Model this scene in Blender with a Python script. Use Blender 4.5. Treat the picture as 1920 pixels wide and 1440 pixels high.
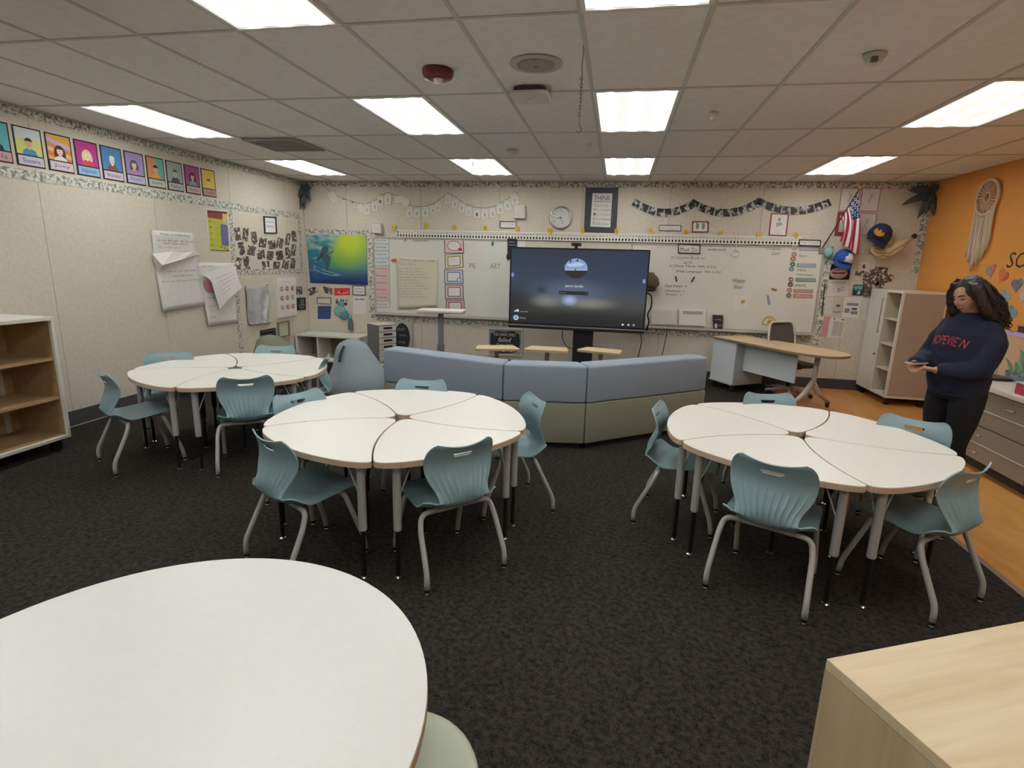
import bpy, bmesh, math, random
from mathutils import Vector, Matrix, noise
from mathutils.bvhtree import BVHTree

scene = bpy.context.scene
for o in list(bpy.data.objects):
    bpy.data.objects.remove(o)

# ------------------------------------------------------------------ camera
FPX = 1020.353
YAW, PITCH, ROLL = -0.182369, -0.220489, 0.0278356
CAM = Vector((0.258448, -4.143859, 1.661))
fw = Vector((math.sin(YAW) * math.cos(PITCH), math.cos(YAW) * math.cos(PITCH), math.sin(PITCH)))
rt0 = Vector((math.cos(YAW), -math.sin(YAW), 0))
up0 = rt0.cross(fw)
RT = rt0 * math.cos(ROLL) + up0 * math.sin(ROLL)
UP = up0 * math.cos(ROLL) - rt0 * math.sin(ROLL)
cam_data = bpy.data.cameras.new('camera')
cam_data.sensor_fit = 'HORIZONTAL'
cam_data.sensor_width = 36.0
cam_data.lens = FPX / 1920.0 * 36.0
cam_data.clip_start = 0.02
cam = bpy.data.objects.new('camera', cam_data)
scene.collection.objects.link(cam)
cam.matrix_world = Matrix(((RT.x, UP.x, -fw.x, CAM.x), (RT.y, UP.y, -fw.y, CAM.y), (RT.z, UP.z, -fw.z, CAM.z), (0, 0, 0, 1)))
scene.camera = cam

# ------------------------------------------------------------------ world, exposure
world = bpy.data.worlds.new('world')
scene.world = world
world.use_nodes = True
world.node_tree.nodes['Background'].inputs[0].default_value = (0.05, 0.05, 0.05, 1)
world.node_tree.nodes['Background'].inputs[1].default_value = 0.2
scene.view_settings.view_transform = 'Standard'
scene.view_settings.look = 'None'
scene.view_settings.exposure = 0.0
scene.view_settings.gamma = 1.0
scene.view_settings.use_curve_mapping = False
LAMP = 8.0           # radiance of a ceiling light lens

# ------------------------------------------------------------------ room numbers
XL, XR, YB, YF, ZC = -4.80, 4.26, 4.26, -6.3, 2.83
TX, TY = 0.6096, 1.2192
COL = bpy.context.scene.collection


def ray(x, y):
    return fw + RT * ((x - 960) / FPX) + UP * ((720 - y) / FPX)


def at(x, y, axis, v):
    """point of the room seen at photo pixel x, y that lies on the plane axis = v"""
    d = ray(x, y)
    return CAM + d * ((v - CAM[axis]) / d[axis])


# ------------------------------------------------------------------ materials
def lin(h):
    h = h.lstrip('#')
    c = [int(h[i:i + 2], 16) / 255 for i in (0, 2, 4)]
    return tuple(v / 12.92 if v <= 0.04045 else ((v + 0.055) / 1.055) ** 2.4 for v in c) + (1,)


MATS = {}


def M(hexc, rough=0.6, metal=0.0, var=0.0, vscale=8.0, bump=0.0, bscale=60.0, emit=0.0, name=None, coat=0.0):
    key = (hexc, rough, metal, var, vscale, bump, bscale, emit, coat)
    if key in MATS:
        return MATS[key]
    m = bpy.data.materials.new(name or 'paint_' + hexc.strip('#'))
    m.use_nodes = True
    nt = m.node_tree
    b = nt.nodes['Principled BSDF']
    c = lin(hexc)
    b.inputs['Base Color'].default_value = c
    b.inputs['Roughness'].default_value = rough
    b.inputs['Metallic'].default_value = metal
    if coat:
        b.inputs['Coat Weight'].default_value = coat
    if emit:
        b.inputs['Emission Color'].default_value = c
        b.inputs['Emission Strength'].default_value = emit
        b.inputs['Base Color'].default_value = (0.005, 0.005, 0.005, 1)
    if var or bump:
        tc = nt.nodes.new('ShaderNodeTexCoord')
    if var:
        n = nt.nodes.new('ShaderNodeTexNoise')
        n.inputs['Scale'].default_value = vscale
        n.inputs['Detail'].default_value = 5
        nt.links.new(tc.outputs['Object'], n.inputs['Vector'])
        r = nt.nodes.new('ShaderNodeValToRGB')
        r.color_ramp.elements[0].position = 0.3
        r.color_ramp.elements[1].position = 0.7
        r.color_ramp.elements[0].color = tuple(v * (1 - var) for v in c[:3]) + (1,)
        r.color_ramp.elements[1].color = tuple(min(1, v * (1 + var)) for v in c[:3]) + (1,)
        nt.links.new(n.outputs['Fac'], r.inputs['Fac'])
        nt.links.new(r.outputs['Color'], b.inputs['Base Color'])
    if bump:
        n2 = nt.nodes.new('ShaderNodeTexNoise')
        n2.inputs['Scale'].default_value = bscale
        n2.inputs['Detail'].default_value = 3
        nt.links.new(tc.outputs['Object'], n2.inputs['Vector'])
        bp = nt.nodes.new('ShaderNodeBump')
        bp.inputs['Strength'].default_value = bump
        bp.inputs['Distance'].default_value = 0.01
        nt.links.new(n2.outputs['Fac'], bp.inputs['Height'])
        nt.links.new(bp.outputs['Normal'], b.inputs['Normal'])
    MATS[key] = m
    return m


def ramp_mat(name, stops, scale=8.0, detail=4.0, rough=0.7, stretch=(1, 1, 1), coord='Object', rnd=False, bump=0.0, distort=0.0, contrast=None, interp='LINEAR'):
    """noise looked up in a colour ramp"""
    if name in MATS:
        return MATS[name]
    m = bpy.data.materials.new(name)
    m.use_nodes = True
    nt = m.node_tree
    b = nt.nodes['Principled BSDF']
    b.inputs['Roughness'].default_value = rough
    tc = nt.nodes.new('ShaderNodeTexCoord')
    mp = nt.nodes.new('ShaderNodeMapping')
    mp.inputs['Scale'].default_value = stretch
    nt.links.new(tc.outputs[coord], mp.inputs['Vector'])
    n = nt.nodes.new('ShaderNodeTexNoise')
    n.inputs['Scale'].default_value = scale
    n.inputs['Detail'].default_value = detail
    n.inputs['Distortion'].default_value = distort
    if rnd:
        n.noise_dimensions = '4D'
        oi = nt.nodes.new('ShaderNodeObjectInfo')
        mu = nt.nodes.new('ShaderNodeMath')
        mu.operation = 'MULTIPLY'
        mu.inputs[1].default_value = 57.0
        nt.links.new(oi.outputs['Random'], mu.inputs[0])
        nt.links.new(mu.outputs[0], n.inputs['W'])
    nt.links.new(mp.outputs['Vector'], n.inputs['Vector'])
    r = nt.nodes.new('ShaderNodeValToRGB')
    r.color_ramp.interpolation = interp
    el = r.color_ramp.elements
    while len(el) < len(stops):
        el.new(0.5)
    for e, (p, h) in zip(el, stops):
        e.position = p
        e.color = lin(h)
    nt.links.new(n.outputs['Fac'], r.inputs['Fac'])
    nt.links.new(r.outputs['Color'], b.inputs['Base Color'])
    if bump:
        bp = nt.nodes.new('ShaderNodeBump')
        bp.inputs['Strength'].default_value = bump
        bp.inputs['Distance'].default_value = 0.01
        nt.links.new(n.outputs['Fac'], bp.inputs['Height'])
        nt.links.new(bp.outputs['Normal'], b.inputs['Normal'])
    MATS[name] = m
    return m


# ------------------------------------------------------------------ mesh helpers
class MB:
    """collects shapes, then builds them as ONE mesh object"""

    def __init__(self):
        self.v, self.f, self.m, self.uv = [], [], [], None

    def add(self, vs, fs, mi=0):
        k = len(self.v)
        self.v += [tuple(p) for p in vs]
        for f in fs:
            self.f.append([i + k for i in f])
            self.m.append(mi)
        return self

    def box(self, x0, x1, y0, y1, z0, z1, mi=0, mat=None):
        vs = [Vector((x, y, z)) for z in (z0, z1) for y in (y0, y1) for x in (x0, x1)]
        if mat is not None:
            vs = [mat @ p for p in vs]
        return self.add(vs, [(0, 2, 3, 1), (4, 5, 7, 6), (0, 1, 5, 4), (2, 6, 7, 3), (0, 4, 6, 2), (1, 3, 7, 5)], mi)

    def prism(self, poly, z0, z1, mi=0, top_mi=None, mat=None):
        n = len(poly)
        vs = [Vector((p[0], p[1], z0)) for p in poly] + [Vector((p[0], p[1], z1)) for p in poly]
        if mat is not None:
            vs = [mat @ p for p in vs]
        self.add(vs, [tuple(range(n))[::-1]] + [(i, (i + 1) % n, n + (i + 1) % n, n + i) for i in range(n)], mi)
        k = len(self.v) - 2 * n
        self.f.append([k + n + i for i in range(n)])
        self.m.append(mi if top_mi is None else top_mi)
        return self

    def tube(self, path, r, seg=8, mi=0, caps=True):
        pts = [Vector(p) for p in path]
        rs = r if isinstance(r, (list, tuple)) else [r] * len(pts)
        t0 = (pts[1] - pts[0]).normalized()
        nrm = t0.orthogonal().normalized()
        vs, fs = [], []
        for i, p in enumerate(pts):
            if i == 0:
                t = (pts[1] - pts[0]).normalized()
            elif i == len(pts) - 1:
                t = (pts[-1] - pts[-2]).normalized()
            else:
                t = ((pts[i + 1] - p).normalized() + (p - pts[i - 1]).normalized())
                t = t.normalized() if t.length > 1e-6 else t0
            nrm = (nrm - t * nrm.dot(t))
            nrm = nrm.normalized() if nrm.length > 1e-6 else t.orthogonal().normalized()
            bn = t.cross(nrm)
            for k in range(seg):
                a = 2 * math.pi * k / seg
                vs.append(p + (nrm * math.cos(a) + bn * math.sin(a)) * rs[i])
        for i in range(len(pts) - 1):
            for k in range(seg):
                a, b = i * seg + k, i * seg + (k + 1) % seg
                fs.append((a, b, b + seg, a + seg))
        if caps:
            fs.append(tuple(range(seg))[::-1])
            fs.append(tuple(range((len(pts) - 1) * seg, len(pts) * seg)))
        return self.add(vs, fs, mi)

    def lathe(self, prof, c=(0, 0, 0), seg=20, mi=0, axis='z', mat=None):
        vs, fs = [], []
        for r, h in prof:
            for k in range(seg):
                a = 2 * math.pi * k / seg
                p = Vector((r * math.cos(a), r * math.sin(a), h))
                if axis == 'y':
                    p = Vector((p.x, p.z, p.y))
                elif axis == 'x':
                    p = Vector((p.z, p.x, p.y))
                p = p + Vector(c)
                vs.append(mat @ p if mat is not None else p)
        n = len(prof)
        for i in range(n - 1):
            for k in range(seg):
                a, b = i * seg + k, i * seg + (k + 1) % seg
                fs.append((a, b, b + seg, a + seg))
        fs.append(tuple(range(seg))[::-1])
        fs.append(tuple(range((n - 1) * seg, n * seg)))
        return self.add(vs, fs, mi)

    def ell(self, c, r, rot=None, seg=16, rings=10, mi=0):
        vs, fs = [], []
        R = rot or Matrix.Identity(3)
        c = Vector(c)
        for i in range(1, rings):
            t = math.pi * i / rings
            for k in range(seg):
                a = 2 * math.pi * k / seg
                vs.append(c + R @ Vector((r[0] * math.sin(t) * math.cos(a), r[1] * math.sin(t) * math.sin(a), r[2] * math.cos(t))))
        vs.append(c + R @ Vector((0, 0, r[2])))
        vs.append(c + R @ Vector((0, 0, -r[2])))
        N = (rings - 1) * seg
        for i in range(rings - 2):
            for k in range(seg):
                a, b = i * seg + k, i * seg + (k + 1) % seg
                fs.append((a, a + seg, b + seg, b))
        for k in range(seg):
            fs.append((N, k, (k + 1) % seg))
            a = (rings - 2) * seg
            fs.append((N + 1, a + (k + 1) % seg, a + k))
        return self.add(vs, fs, mi)

    def loft(self, secs, seg=24, mi=0, power=2.0):
        """secs: (centre, rx vector, ry vector)"""
        vs, fs = [], []
        for c, ax, ay in secs:
            c, ax, ay = Vector(c), Vector(ax), Vector(ay)
            for k in range(seg):
                a = 2 * math.pi * k / seg
                ca, sa = math.cos(a), math.sin(a)
                if power != 2.0:
                    ca = math.copysign(abs(ca) ** (2 / power), ca)
                    sa = math.copysign(abs(sa) ** (2 / power), sa)
                vs.append(c + ax * ca + ay * sa)
        n = len(secs)
        for i in range(n - 1):
            for k in range(seg):
                a, b = i * seg + k, i * seg + (k + 1) % seg
                fs.append((a, b, b + seg, a + seg))
        fs.append(tuple(range(seg))[::-1])
        fs.append(tuple(range((n - 1) * seg, n * seg)))
        return self.add(vs, fs, mi)

    def mesh(self, name, mats, bevel=0.0, smooth=False, bseg=2, autosmooth=None):
        me = bpy.data.meshes.new(name)
        me.from_pydata(self.v, [], self.f)
        for m in (mats if isinstance(mats, (list, tuple)) else [mats]):
            me.materials.append(m)
        me.polygons.foreach_set('material_index', self.m)
        bm = bmesh.new()
        bm.from_mesh(me)
        bmesh.ops.recalc_face_normals(bm, faces=bm.faces)
        if bevel:
            ed = [e for e in bm.edges if len(e.link_faces) == 2 and e.calc_face_angle(0) > 0.6]
            bmesh.ops.bevel(bm, geom=ed, offset=bevel, segments=bseg, affect='EDGES', profile=0.5, clamp_overlap=True)
        bm.to_mesh(me)
        bm.free()
        if smooth or autosmooth:
            me.polygons.foreach_set('use_smooth', [True] * len(me.polygons))
        if autosmooth:
            try:
                me.set_sharp_from_angle(angle=autosmooth)
            except Exception:
                pass
        return me

    def build(self, name, mats, parent=None, loc=(0, 0, 0), rz=0.0, **kw):
        return obj(name, self.mesh(name, mats, **kw), parent, loc, rz)


def obj(name, me, parent=None, loc=(0, 0, 0), rz=0.0):
    o = bpy.data.objects.new(name, me)
    COL.objects.link(o)
    o.location = loc
    o.rotation_euler = (0, 0, rz)
    if parent is not None:
        o.parent = parent
    return o


def tag(o, label, cat, group=None):
    o['label'] = label
    o['category'] = cat
    if group:
        o['group'] = group
    return o


def thing(name, label, cat, loc=(0, 0, 0), rz=0.0, group=None):
    o = bpy.data.objects.new(name, None)
    o.empty_display_size = 0.1
    COL.objects.link(o)
    o.location = loc
    o.rotation_euler = (0, 0, rz)
    return tag(o, label, cat, group)


def struct(o):
    o['kind'] = 'structure'
    return o


def copy_tree(o, loc=None, rz=None, parent=None):
    c = o.copy()
    COL.objects.link(c)
    c.parent = parent
    if loc is not None:
        c.location = loc
    if rz is not None:
        c.rotation_euler = (0, 0, rz)
    for ch in list(o.children):
        copy_tree(ch, parent=c)
    return c


def fillet(pts, r, n=5, closed=False):
    """round the corners of a polyline; r a number or one per point"""
    P = [Vector(p) for p in pts]
    out = []
    N = len(P)
    for i, p in enumerate(P):
        if not closed and i in (0, N - 1):
            out.append(p)
            continue
        a, b = P[i - 1], P[(i + 1) % N]
        ri = r[i] if isinstance(r, (list, tuple)) else r
        da, db = (a - p), (b - p)
        d = min(ri, da.length * 0.48, db.length * 0.48)
        if d < 1e-6:
            out.append(p)
            continue
        s, e = p + da.normalized() * d, p + db.normalized() * d
        for k in range(n + 1):
            t = k / n
            out.append(s * (1 - t) ** 2 + p * 2 * t * (1 - t) + e * t * t)
    return out


def rrect(x0, x1, y0, y1, r, n=5):
    return [(p.x, p.y) for p in fillet([(x0, y0, 0), (x1, y0, 0), (x1, y1, 0), (x0, y1, 0)], r, n, closed=True)]


def sheet(P, t, keep, full):
    """solid shell from a grid of points; keep / full are predicates on cells"""
    nu, nv = len(P), len(P[0])
    Nn = []
    for i in range(nu):
        row = []
        for j in range(nv):
            a = P[min(i + 1, nu - 1)][j] - P[max(i - 1, 0)][j]
            b = P[i][min(j + 1, nv - 1)] - P[i][max(j - 1, 0)]
            n = a.cross(b)
            row.append(n.normalized() if n.length > 1e-12 else Vector((0, 0, 1)))
        Nn.append(row)
    mb = MB()
    idx = {}

    def vi(i, j, s):
        k = (i, j, s)
        if k not in idx:
            idx[k] = len(mb.v)
            mb.v.append(tuple(P[i][j] + Nn[i][j] * (t / 2 * s)))
        return idx[k]

    def has(i, j, fn):
        return 0 <= i < nu - 1 and 0 <= j < nv - 1 and fn(i, j)
    for i in range(nu - 1):
        for j in range(nv - 1):
            if not keep(i, j):
                continue
            q = [(i, j), (i + 1, j), (i + 1, j + 1), (i, j + 1)]
            mb.f.append([vi(a, b, 1) for a, b in q])
            mb.f.append([vi(a, b, -1) for a, b in q][::-1])
            mb.m += [0, 0]
            for (di, dj, e0, e1) in ((0, -1, 0, 1), (1, 0, 1, 2), (0, 1, 2, 3), (-1, 0, 3, 0)):
                if not has(i + di, j + dj, full):
                    a, b = q[e0], q[e1]
                    mb.f.append([vi(*a, 1), vi(*a, -1), vi(*b, -1), vi(*b, 1)])
                    mb.m.append(0)
    return mb


# ------------------------------------------------------------------ lettering
TXT = {}


def text_geo(s, shear=0.0):
    if (s, shear) in TXT:
        return TXT[(s, shear)]
    cu = bpy.data.curves.new('lettering', 'FONT')
    cu.body = s
    cu.resolution_u = 2
    cu.shear = shear
    o = bpy.data.objects.new('lettering', cu)
    me = o.to_mesh()
    vs = [v.co.copy() for v in me.vertices]
    fs = [tuple(p.vertices) for p in me.polygons]
    o.to_mesh_clear()
    bpy.data.objects.remove(o)
    bpy.data.curves.remove(cu)
    x0, x1 = min(v.x for v in vs), max(v.x for v in vs)
    y0, y1 = min(v.y for v in vs), max(v.y for v in vs)
    w, h = max(x1 - x0, 1e-6), max(y1 - y0, 1e-6)
    out = ([((v.x - x0) / w, 1 - (v.y - y0) / h) for v in vs], fs, w / h)
    TXT[(s, shear)] = out
    return out


def rect(u0, v0, u1, v1):
    return [(u0, v0), (u1, v0), (u1, v1), (u0, v1)]


def disc(u, v, ru, rv, n=16, a0=0.0, a1=2 * math.pi):
    full = abs(a1 - a0 - 2 * math.pi) < 1e-6
    return [(u + ru * math.cos(a0 + (a1 - a0) * k / (n if full else n - 1)), v + rv * math.sin(a0 + (a1 - a0) * k / (n if full else n - 1))) for k in range(n)]


INK = '2b2a2c'


class Face:
    """a flat face in the room with its own u (right) v (down) frame, on which flat print is laid"""

    def __init__(self, quad, n):
        self.q = [Vector(p) for p in quad]
        self.n = Vector(n)

    def p(self, u, v, d=0.0):
        a, b, c, e = self.q
        return a * (1 - u) * (1 - v) + b * u * (1 - v) + c * u * v + e * (1 - u) * v + self.n * d

    def base(self, name, mat, thick, parent=None, bevel=0.0, outline=None):
        mb = MB()
        ol = outline or [(0, 0), (1, 0), (1, 1), (0, 1)]
        k = len(ol)
        vs = [self.p(u, v, 0.0) for u, v in ol] + [self.p(u, v, thick) for u, v in ol]
        mb.add(vs, [tuple(range(k))[::-1], tuple(range(k, 2 * k))] + [(i, (i + 1) % k, k + (i + 1) % k, k + i) for i in range(k)])
        return mb.build(name, mat, parent, bevel=bevel)

    def prints(self, layers, d0, parent, name='print', rough=0.7, emit=0.0, step=0.0005):
        """layers: (hex or material, [polygon in uv]) or (hex, 'text', u0, v0, u1, v1[, shear])"""
        mb = MB()
        mats = []

        def mi(c):
            m = c if not isinstance(c, str) else M(c, rough, emit=emit)
            if m not in mats:
                mats.append(m)
            return mats.index(m)
        d = d0
        for L in layers:
            d += step
            if isinstance(L[1], str):
                u0, v0, u1, v1 = L[2:6]
                vs, fs, asp = text_geo(L[1], L[6] if len(L) > 6 else 0.0)
                mb.add([self.p(u0 + (u1 - u0) * a, v0 + (v1 - v0) * b, d) for a, b in vs], fs, mi(L[0]))
            else:
                polys = L[1] if isinstance(L[1][0][0], (tuple, list)) else [L[1]]
                for poly in polys:
                    mb.add([self.p(u, v, d) for u, v in poly], [tuple(range(len(poly)))], mi(L[0]))
        if not mb.v:
            return None
        me = bpy.data.meshes.new(name)
        me.from_pydata(mb.v, [], mb.f)
        for m in mats:
            me.materials.append(m)
        me.polygons.foreach_set('material_index', mb.m)
        return obj(name, me, parent)


WALL = {'b': (1, YB, Vector((0, -1, 0))), 'l': (0, XL, Vector((1, 0, 0))), 'r': (0, XR, Vector((-1, 0, 0)))}


def wp(side, x, y, off=0.0):
    ax, v, n = WALL[side]
    s = -1 if side in 'br' else 1
    return at(x, y, ax, v + s * off)


def wface(side, quad, off=0.0):
    if len(quad) == 2:      # a level rectangle: two photo points, top left and bottom right
        a, b = wp(side, *quad[0], off), wp(side, *quad[1], off)
        if side == 'b':
            q = [a, Vector((b.x, a.y, a.z)), b, Vector((a.x, a.y, b.z))]
        else:
            q = [a, Vector((a.x, b.y, a.z)), b, Vector((a.x, a.y, b.z))]
    else:
        q = [wp(side, x, y, off) for x, y in quad]
    return Face(q, WALL[side][2])


def card(name, side, quad, hexc, label, cat, layers=(), group=None, off=0.0, thick=0.003, mat=None, rough=0.75, outline=None, base_name=None):
    """a flat sheet or panel hung on a wall; the sheet is the thing, what is printed on it a part"""
    F = wface(side, quad, off)
    o = F.base(name, mat or M(hexc, rough), thick, outline=outline)
    if layers:
        F.prints(layers, thick, o)
    tag(o, label, cat, group)
    return o, F


def frame_on(F, parent, name, w, hexc, d0, d1, asp, rough=0.5):
    """four raised bars around a face; w is the width as a share of the face's height"""
    wu, wv = w / asp, w
    bars = [rect(0, 0, 1, wv), rect(0, 1 - wv, 1, 1), rect(0, wv, wu, 1 - wv), rect(1 - wu, wv, 1, 1 - wv)]
    mb = MB()
    for b in bars:
        vs = [F.p(u, v, d0) for u, v in b] + [F.p(u, v, d1) for u, v in b]
        mb.add(vs, [(3, 2, 1, 0), (4, 5, 6, 7), (0, 1, 5, 4), (1, 2, 6, 5), (2, 3, 7, 6), (3, 0, 4, 7)])
    return mb.build(name, M(hexc, rough), parent)


ORD = ['first', 'second', 'third', 'fourth', 'fifth', 'sixth', 'seventh', 'eighth', 'ninth', 'tenth', 'eleventh', 'twelfth', 'thirteenth', 'fourteenth', 'fifteenth', 'sixteenth']
RNG = random.Random(4)

# ================================================================== THE ROOM
# carpet
def carpet_material():
    m = bpy.data.materials.new('carpet')
    m.use_nodes = True
    nt = m.node_tree
    b = nt.nodes['Principled BSDF']
    b.inputs['Roughness'].default_value = 0.95
    b.inputs['Specular IOR Level'].default_value = 0.15
    tc = nt.nodes.new('ShaderNodeTexCoord')
    mix = None
    cols = []
    for sc, det, st in ((38, 6, (1, 1, 1)), (7, 5, (2.6, 0.8, 1)), (120, 2, (1, 1, 1))):
        mp = nt.nodes.new('ShaderNodeMapping')
        mp.inputs['Scale'].default_value = st
        mp.inputs['Rotation'].default_value = (0, 0, 0.5)
        n = nt.nodes.new('ShaderNodeTexNoise')
        n.inputs['Scale'].default_value = sc
        n.inputs['Detail'].default_value = det
        nt.links.new(tc.outputs['Object'], mp.inputs['Vector'])
        nt.links.new(mp.outputs['Vector'], n.inputs['Vector'])
        cols.append(n)
    a = nt.nodes.new('ShaderNodeMath')
    a.operation = 'MULTIPLY_ADD'
    a.inputs[1].default_value = 0.5
    nt.links.new(cols[0].outputs['Fac'], a.inputs[0])
    a2 = nt.nodes.new('ShaderNodeMath')
    a2.operation = 'MULTIPLY_ADD'
    a2.inputs[1].default_value = 0.12
    nt.links.new(cols[1].outputs['Fac'], a2.inputs[0])
    a3 = nt.nodes.new('ShaderNodeMath')
    a3.operation = 'MULTIPLY'
    a3.inputs[1].default_value = 0.38
    nt.links.new(cols[2].outputs['Fac'], a3.inputs[0])
    nt.links.new(a3.outputs[0], a2.inputs[2])
    nt.links.new(a2.outputs[0], a.inputs[2])
    r = nt.nodes.new('ShaderNodeValToRGB')
    for e, (p, c) in zip(r.color_ramp.elements, ((0.37, lin('151413')), (0.66, lin('47413b')))):
        e.position, e.color = p, c
    nt.links.new(a.outputs[0], r.inputs['Fac'])
    nt.links.new(r.outputs['Color'], b.inputs['Base Color'])
    bp = nt.nodes.new('ShaderNodeBump')
    bp.inputs['Strength'].default_value = 0.9
    bp.inputs['Distance'].default_value = 0.012
    nt.links.new(a.outputs[0], bp.inputs['Height'])
    nt.links.new(bp.outputs['Normal'], b.inputs['Normal'])
    return m


XV = 2.50       # where carpet meets the orange vinyl
struct(MB().box(XL - 0.1, XV, YF - 0.1, YB + 0.1, -0.06, 0.0).build('floor', carpet_material()))
vinyl = ramp_mat('vinyl_floor', [(0.2, 'c08545'), (0.5, 'd29650'), (0.8, 'dfa763')], scale=5, detail=7, rough=0.3, stretch=(1.5, 0.5, 1), distort=1.2)
struct(MB().box(XV, XR + 0.1, YF - 0.1, YB + 0.1, -0.06, 0.0).build('floor_vinyl', vinyl))
struct(MB().box(XV - 0.02, XV + 0.02, YF, YB, 0.0, 0.004).build('trim_1', M('8a7a70', 0.4)))

WALLC = 'd0c6b6'
fabric = M(WALLC, 0.9, var=0.06, vscale=30, bump=0.12, bscale=160, name='wall_fabric')
joint = M('6a6258', 0.9)


def panels(root, horizontal, lo, hi, first, axis_fn, z0=0.0):
    x = first
    xs = [lo]
    while x < hi - 0.02:
        if x > lo + 0.02:
            xs.append(x)
        x += 1.2446
    xs.append(hi)
    for a, b in zip(xs[:-1], xs[1:]):
        g = 0.002
        mb = MB()
        axis_fn(mb, a + g, b - g)
        mb.build('wall_panel', fabric, root)


wb = struct(MB().box(XL - 0.1, XR + 0.1, YB + 0.006, YB + 0.12, 0, ZC + 0.1).build('wall_back', joint))
panels(wb, True, XL, XR, -4.05, lambda mb, a, b: mb.box(a, b, YB, YB + 0.008, 0.0, ZC))
wl = struct(MB().box(XL - 0.12, XL - 0.006, YF - 0.1, YB + 0.1, 0, ZC + 0.1).build('wall_left', joint))
panels(wl, False, YF, YB, 0.036 - 1.2446 * 5, lambda mb, a, b: mb.box(XL - 0.008, XL, a, b, 0.0, ZC))
orange = M('e59c4a', 0.55, var=0.03, vscale=2.0, name='orange_wall_paint')
struct(MB().box(XR, XR + 0.12, YF - 0.1, YB + 0.1, 0, ZC + 0.1).build('wall_right', orange))
struct(MB().box(XL - 0.1, XR + 0.1, YF - 0.12, YF, 0, ZC + 0.1).build('wall_front', M(WALLC, 0.9)))
basem = M('45434a', 0.5)
struct(MB().box(XL, XR, YB - 0.012, YB, 0, 0.145).build('baseboard_back', basem))
bl = struct(MB().box(XL, XL + 0.012, YF, YB, 0.006, 0.15).build('baseboard_left', M('4d4c4b', 0.5)))
MB().box(XL, XL + 0.016, YF, YB, 0.0, 0.008).build('base_strip', M('b5aea4', 0.6), bl)
struct(MB().box(XR - 0.012, XR, YF, YB, 0, 0.145).build('baseboard_right', basem))

# ceiling: slab, tiles, grid
ceil = struct(MB().box(XL - 0.1, XR + 0.1, YF - 0.1, YB + 0.1, ZC + 0.03, ZC + 0.12).build('ceiling', M('d8d6d0', 0.9)))
tile_m = M('ebe9e5', 0.95, var=0.04, vscale=14, bump=0.10, bscale=220, name='ceiling_tile')
bar_m = M('c9c6c0', 0.6)
LIGHT_COLS, LIGHT_ROWS = (-7, -3, 0, 4), (-4, -2, 0, 2)
tile_cache = {}
ix0, ix1 = math.floor(XL / TX), math.ceil(XR / TX)
iy0, iy1 = math.floor(YF / TY), math.ceil(YB / TY)
for i in range(ix0, ix1):
    for j in range(iy0, iy1):
        if i in LIGHT_COLS and j in LIGHT_ROWS:
            continue
        x0, x1 = max(i * TX, XL), min((i + 1) * TX, XR)
        y0, y1 = max(j * TY, YF), min((j + 1) * TY, YB)
        if x1 - x0 < 0.03 or y1 - y0 < 0.03:
            continue
        if i == -6 and j == 1:
            pass
        key = (round(x1 - x0, 4), round(y1 - y0, 4))
        if key not in tile_cache:
            w, h = key[0] / 2 - 0.008, key[1] / 2 - 0.008
            tile_cache[key] = MB().box(-w, w, -h, h, -0.006, 0.012).mesh('ceiling_tile', tile_m, bevel=0.004, bseg=1)
        obj('ceiling_tile', tile_cache[key], ceil, ((x0 + x1) / 2, (y0 + y1) / 2, ZC + 0.012))
for i in range(ix0 + 1, ix1):
    MB().box(i * TX - 0.012, i * TX + 0.012, YF, YB, ZC, ZC + 0.03).build('grid_bar', bar_m, ceil)
for j in range(iy0 + 1, iy1):
    MB().box(XL, XR, j * TY - 0.012, j * TY + 0.012, ZC + 0.0005, ZC + 0.03).build('grid_bar', bar_m, ceil)
MB().box(XL, XL + 0.02, YF, YB, ZC - 0.001, ZC + 0.03).build('grid_angle', bar_m, ceil)
MB().box(XL, XR, YB - 0.02, YB, ZC - 0.001, ZC + 0.03).build('grid_angle', bar_m, ceil)


def lens_material():
    """prismatic lens lit by three tubes"""
    m = bpy.data.materials.new('light_lens')
    m.use_nodes = True
    nt = m.node_tree
    b = nt.nodes['Principled BSDF']
    tc = nt.nodes.new('ShaderNodeTexCoord')
    sx = nt.nodes.new('ShaderNodeSeparateXYZ')
    nt.links.new(tc.outputs['Object'], sx.inputs[0])
    mu = nt.nodes.new('ShaderNodeMath')
    mu.operation = 'MULTIPLY'
    mu.inputs[1].default_value = 2 * math.pi / 0.185
    nt.links.new(sx.outputs['X'], mu.inputs[0])
    co = nt.nodes.new('ShaderNodeMath')
    co.operation = 'COSINE'
    nt.links.new(mu.outputs[0], co.inputs[0])
    mx = nt.nodes.new('ShaderNodeMath')
    mx.operation = 'MAXIMUM'
    mx.inputs[1].default_value = 0.0
    nt.links.new(co.outputs[0], mx.inputs[0])
    pw = nt.nodes.new('ShaderNodeMath')
    pw.operation = 'POWER'
    pw.inputs[1].default_value = 4.0
    nt.links.new(mx.outputs[0], pw.inputs[0])
    ma = nt.nodes.new('ShaderNodeMath')
    ma.operation = 'MULTIPLY_ADD'
    ma.inputs[1].default_value = (LAMP - 0.85) / 0.1875
    ma.inputs[2].default_value = 0.85
    nt.links.new(pw.outputs[0], ma.inputs[0])
    b.inputs['Base Color'].default_value = (0.8, 0.8, 0.8, 1)
    b.inputs['Emission Color'].default_value = (0.97, 1.0, 0.985, 1)
    nt.links.new(ma.outputs[0], b.inputs['Emission Strength'])
    return m


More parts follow.
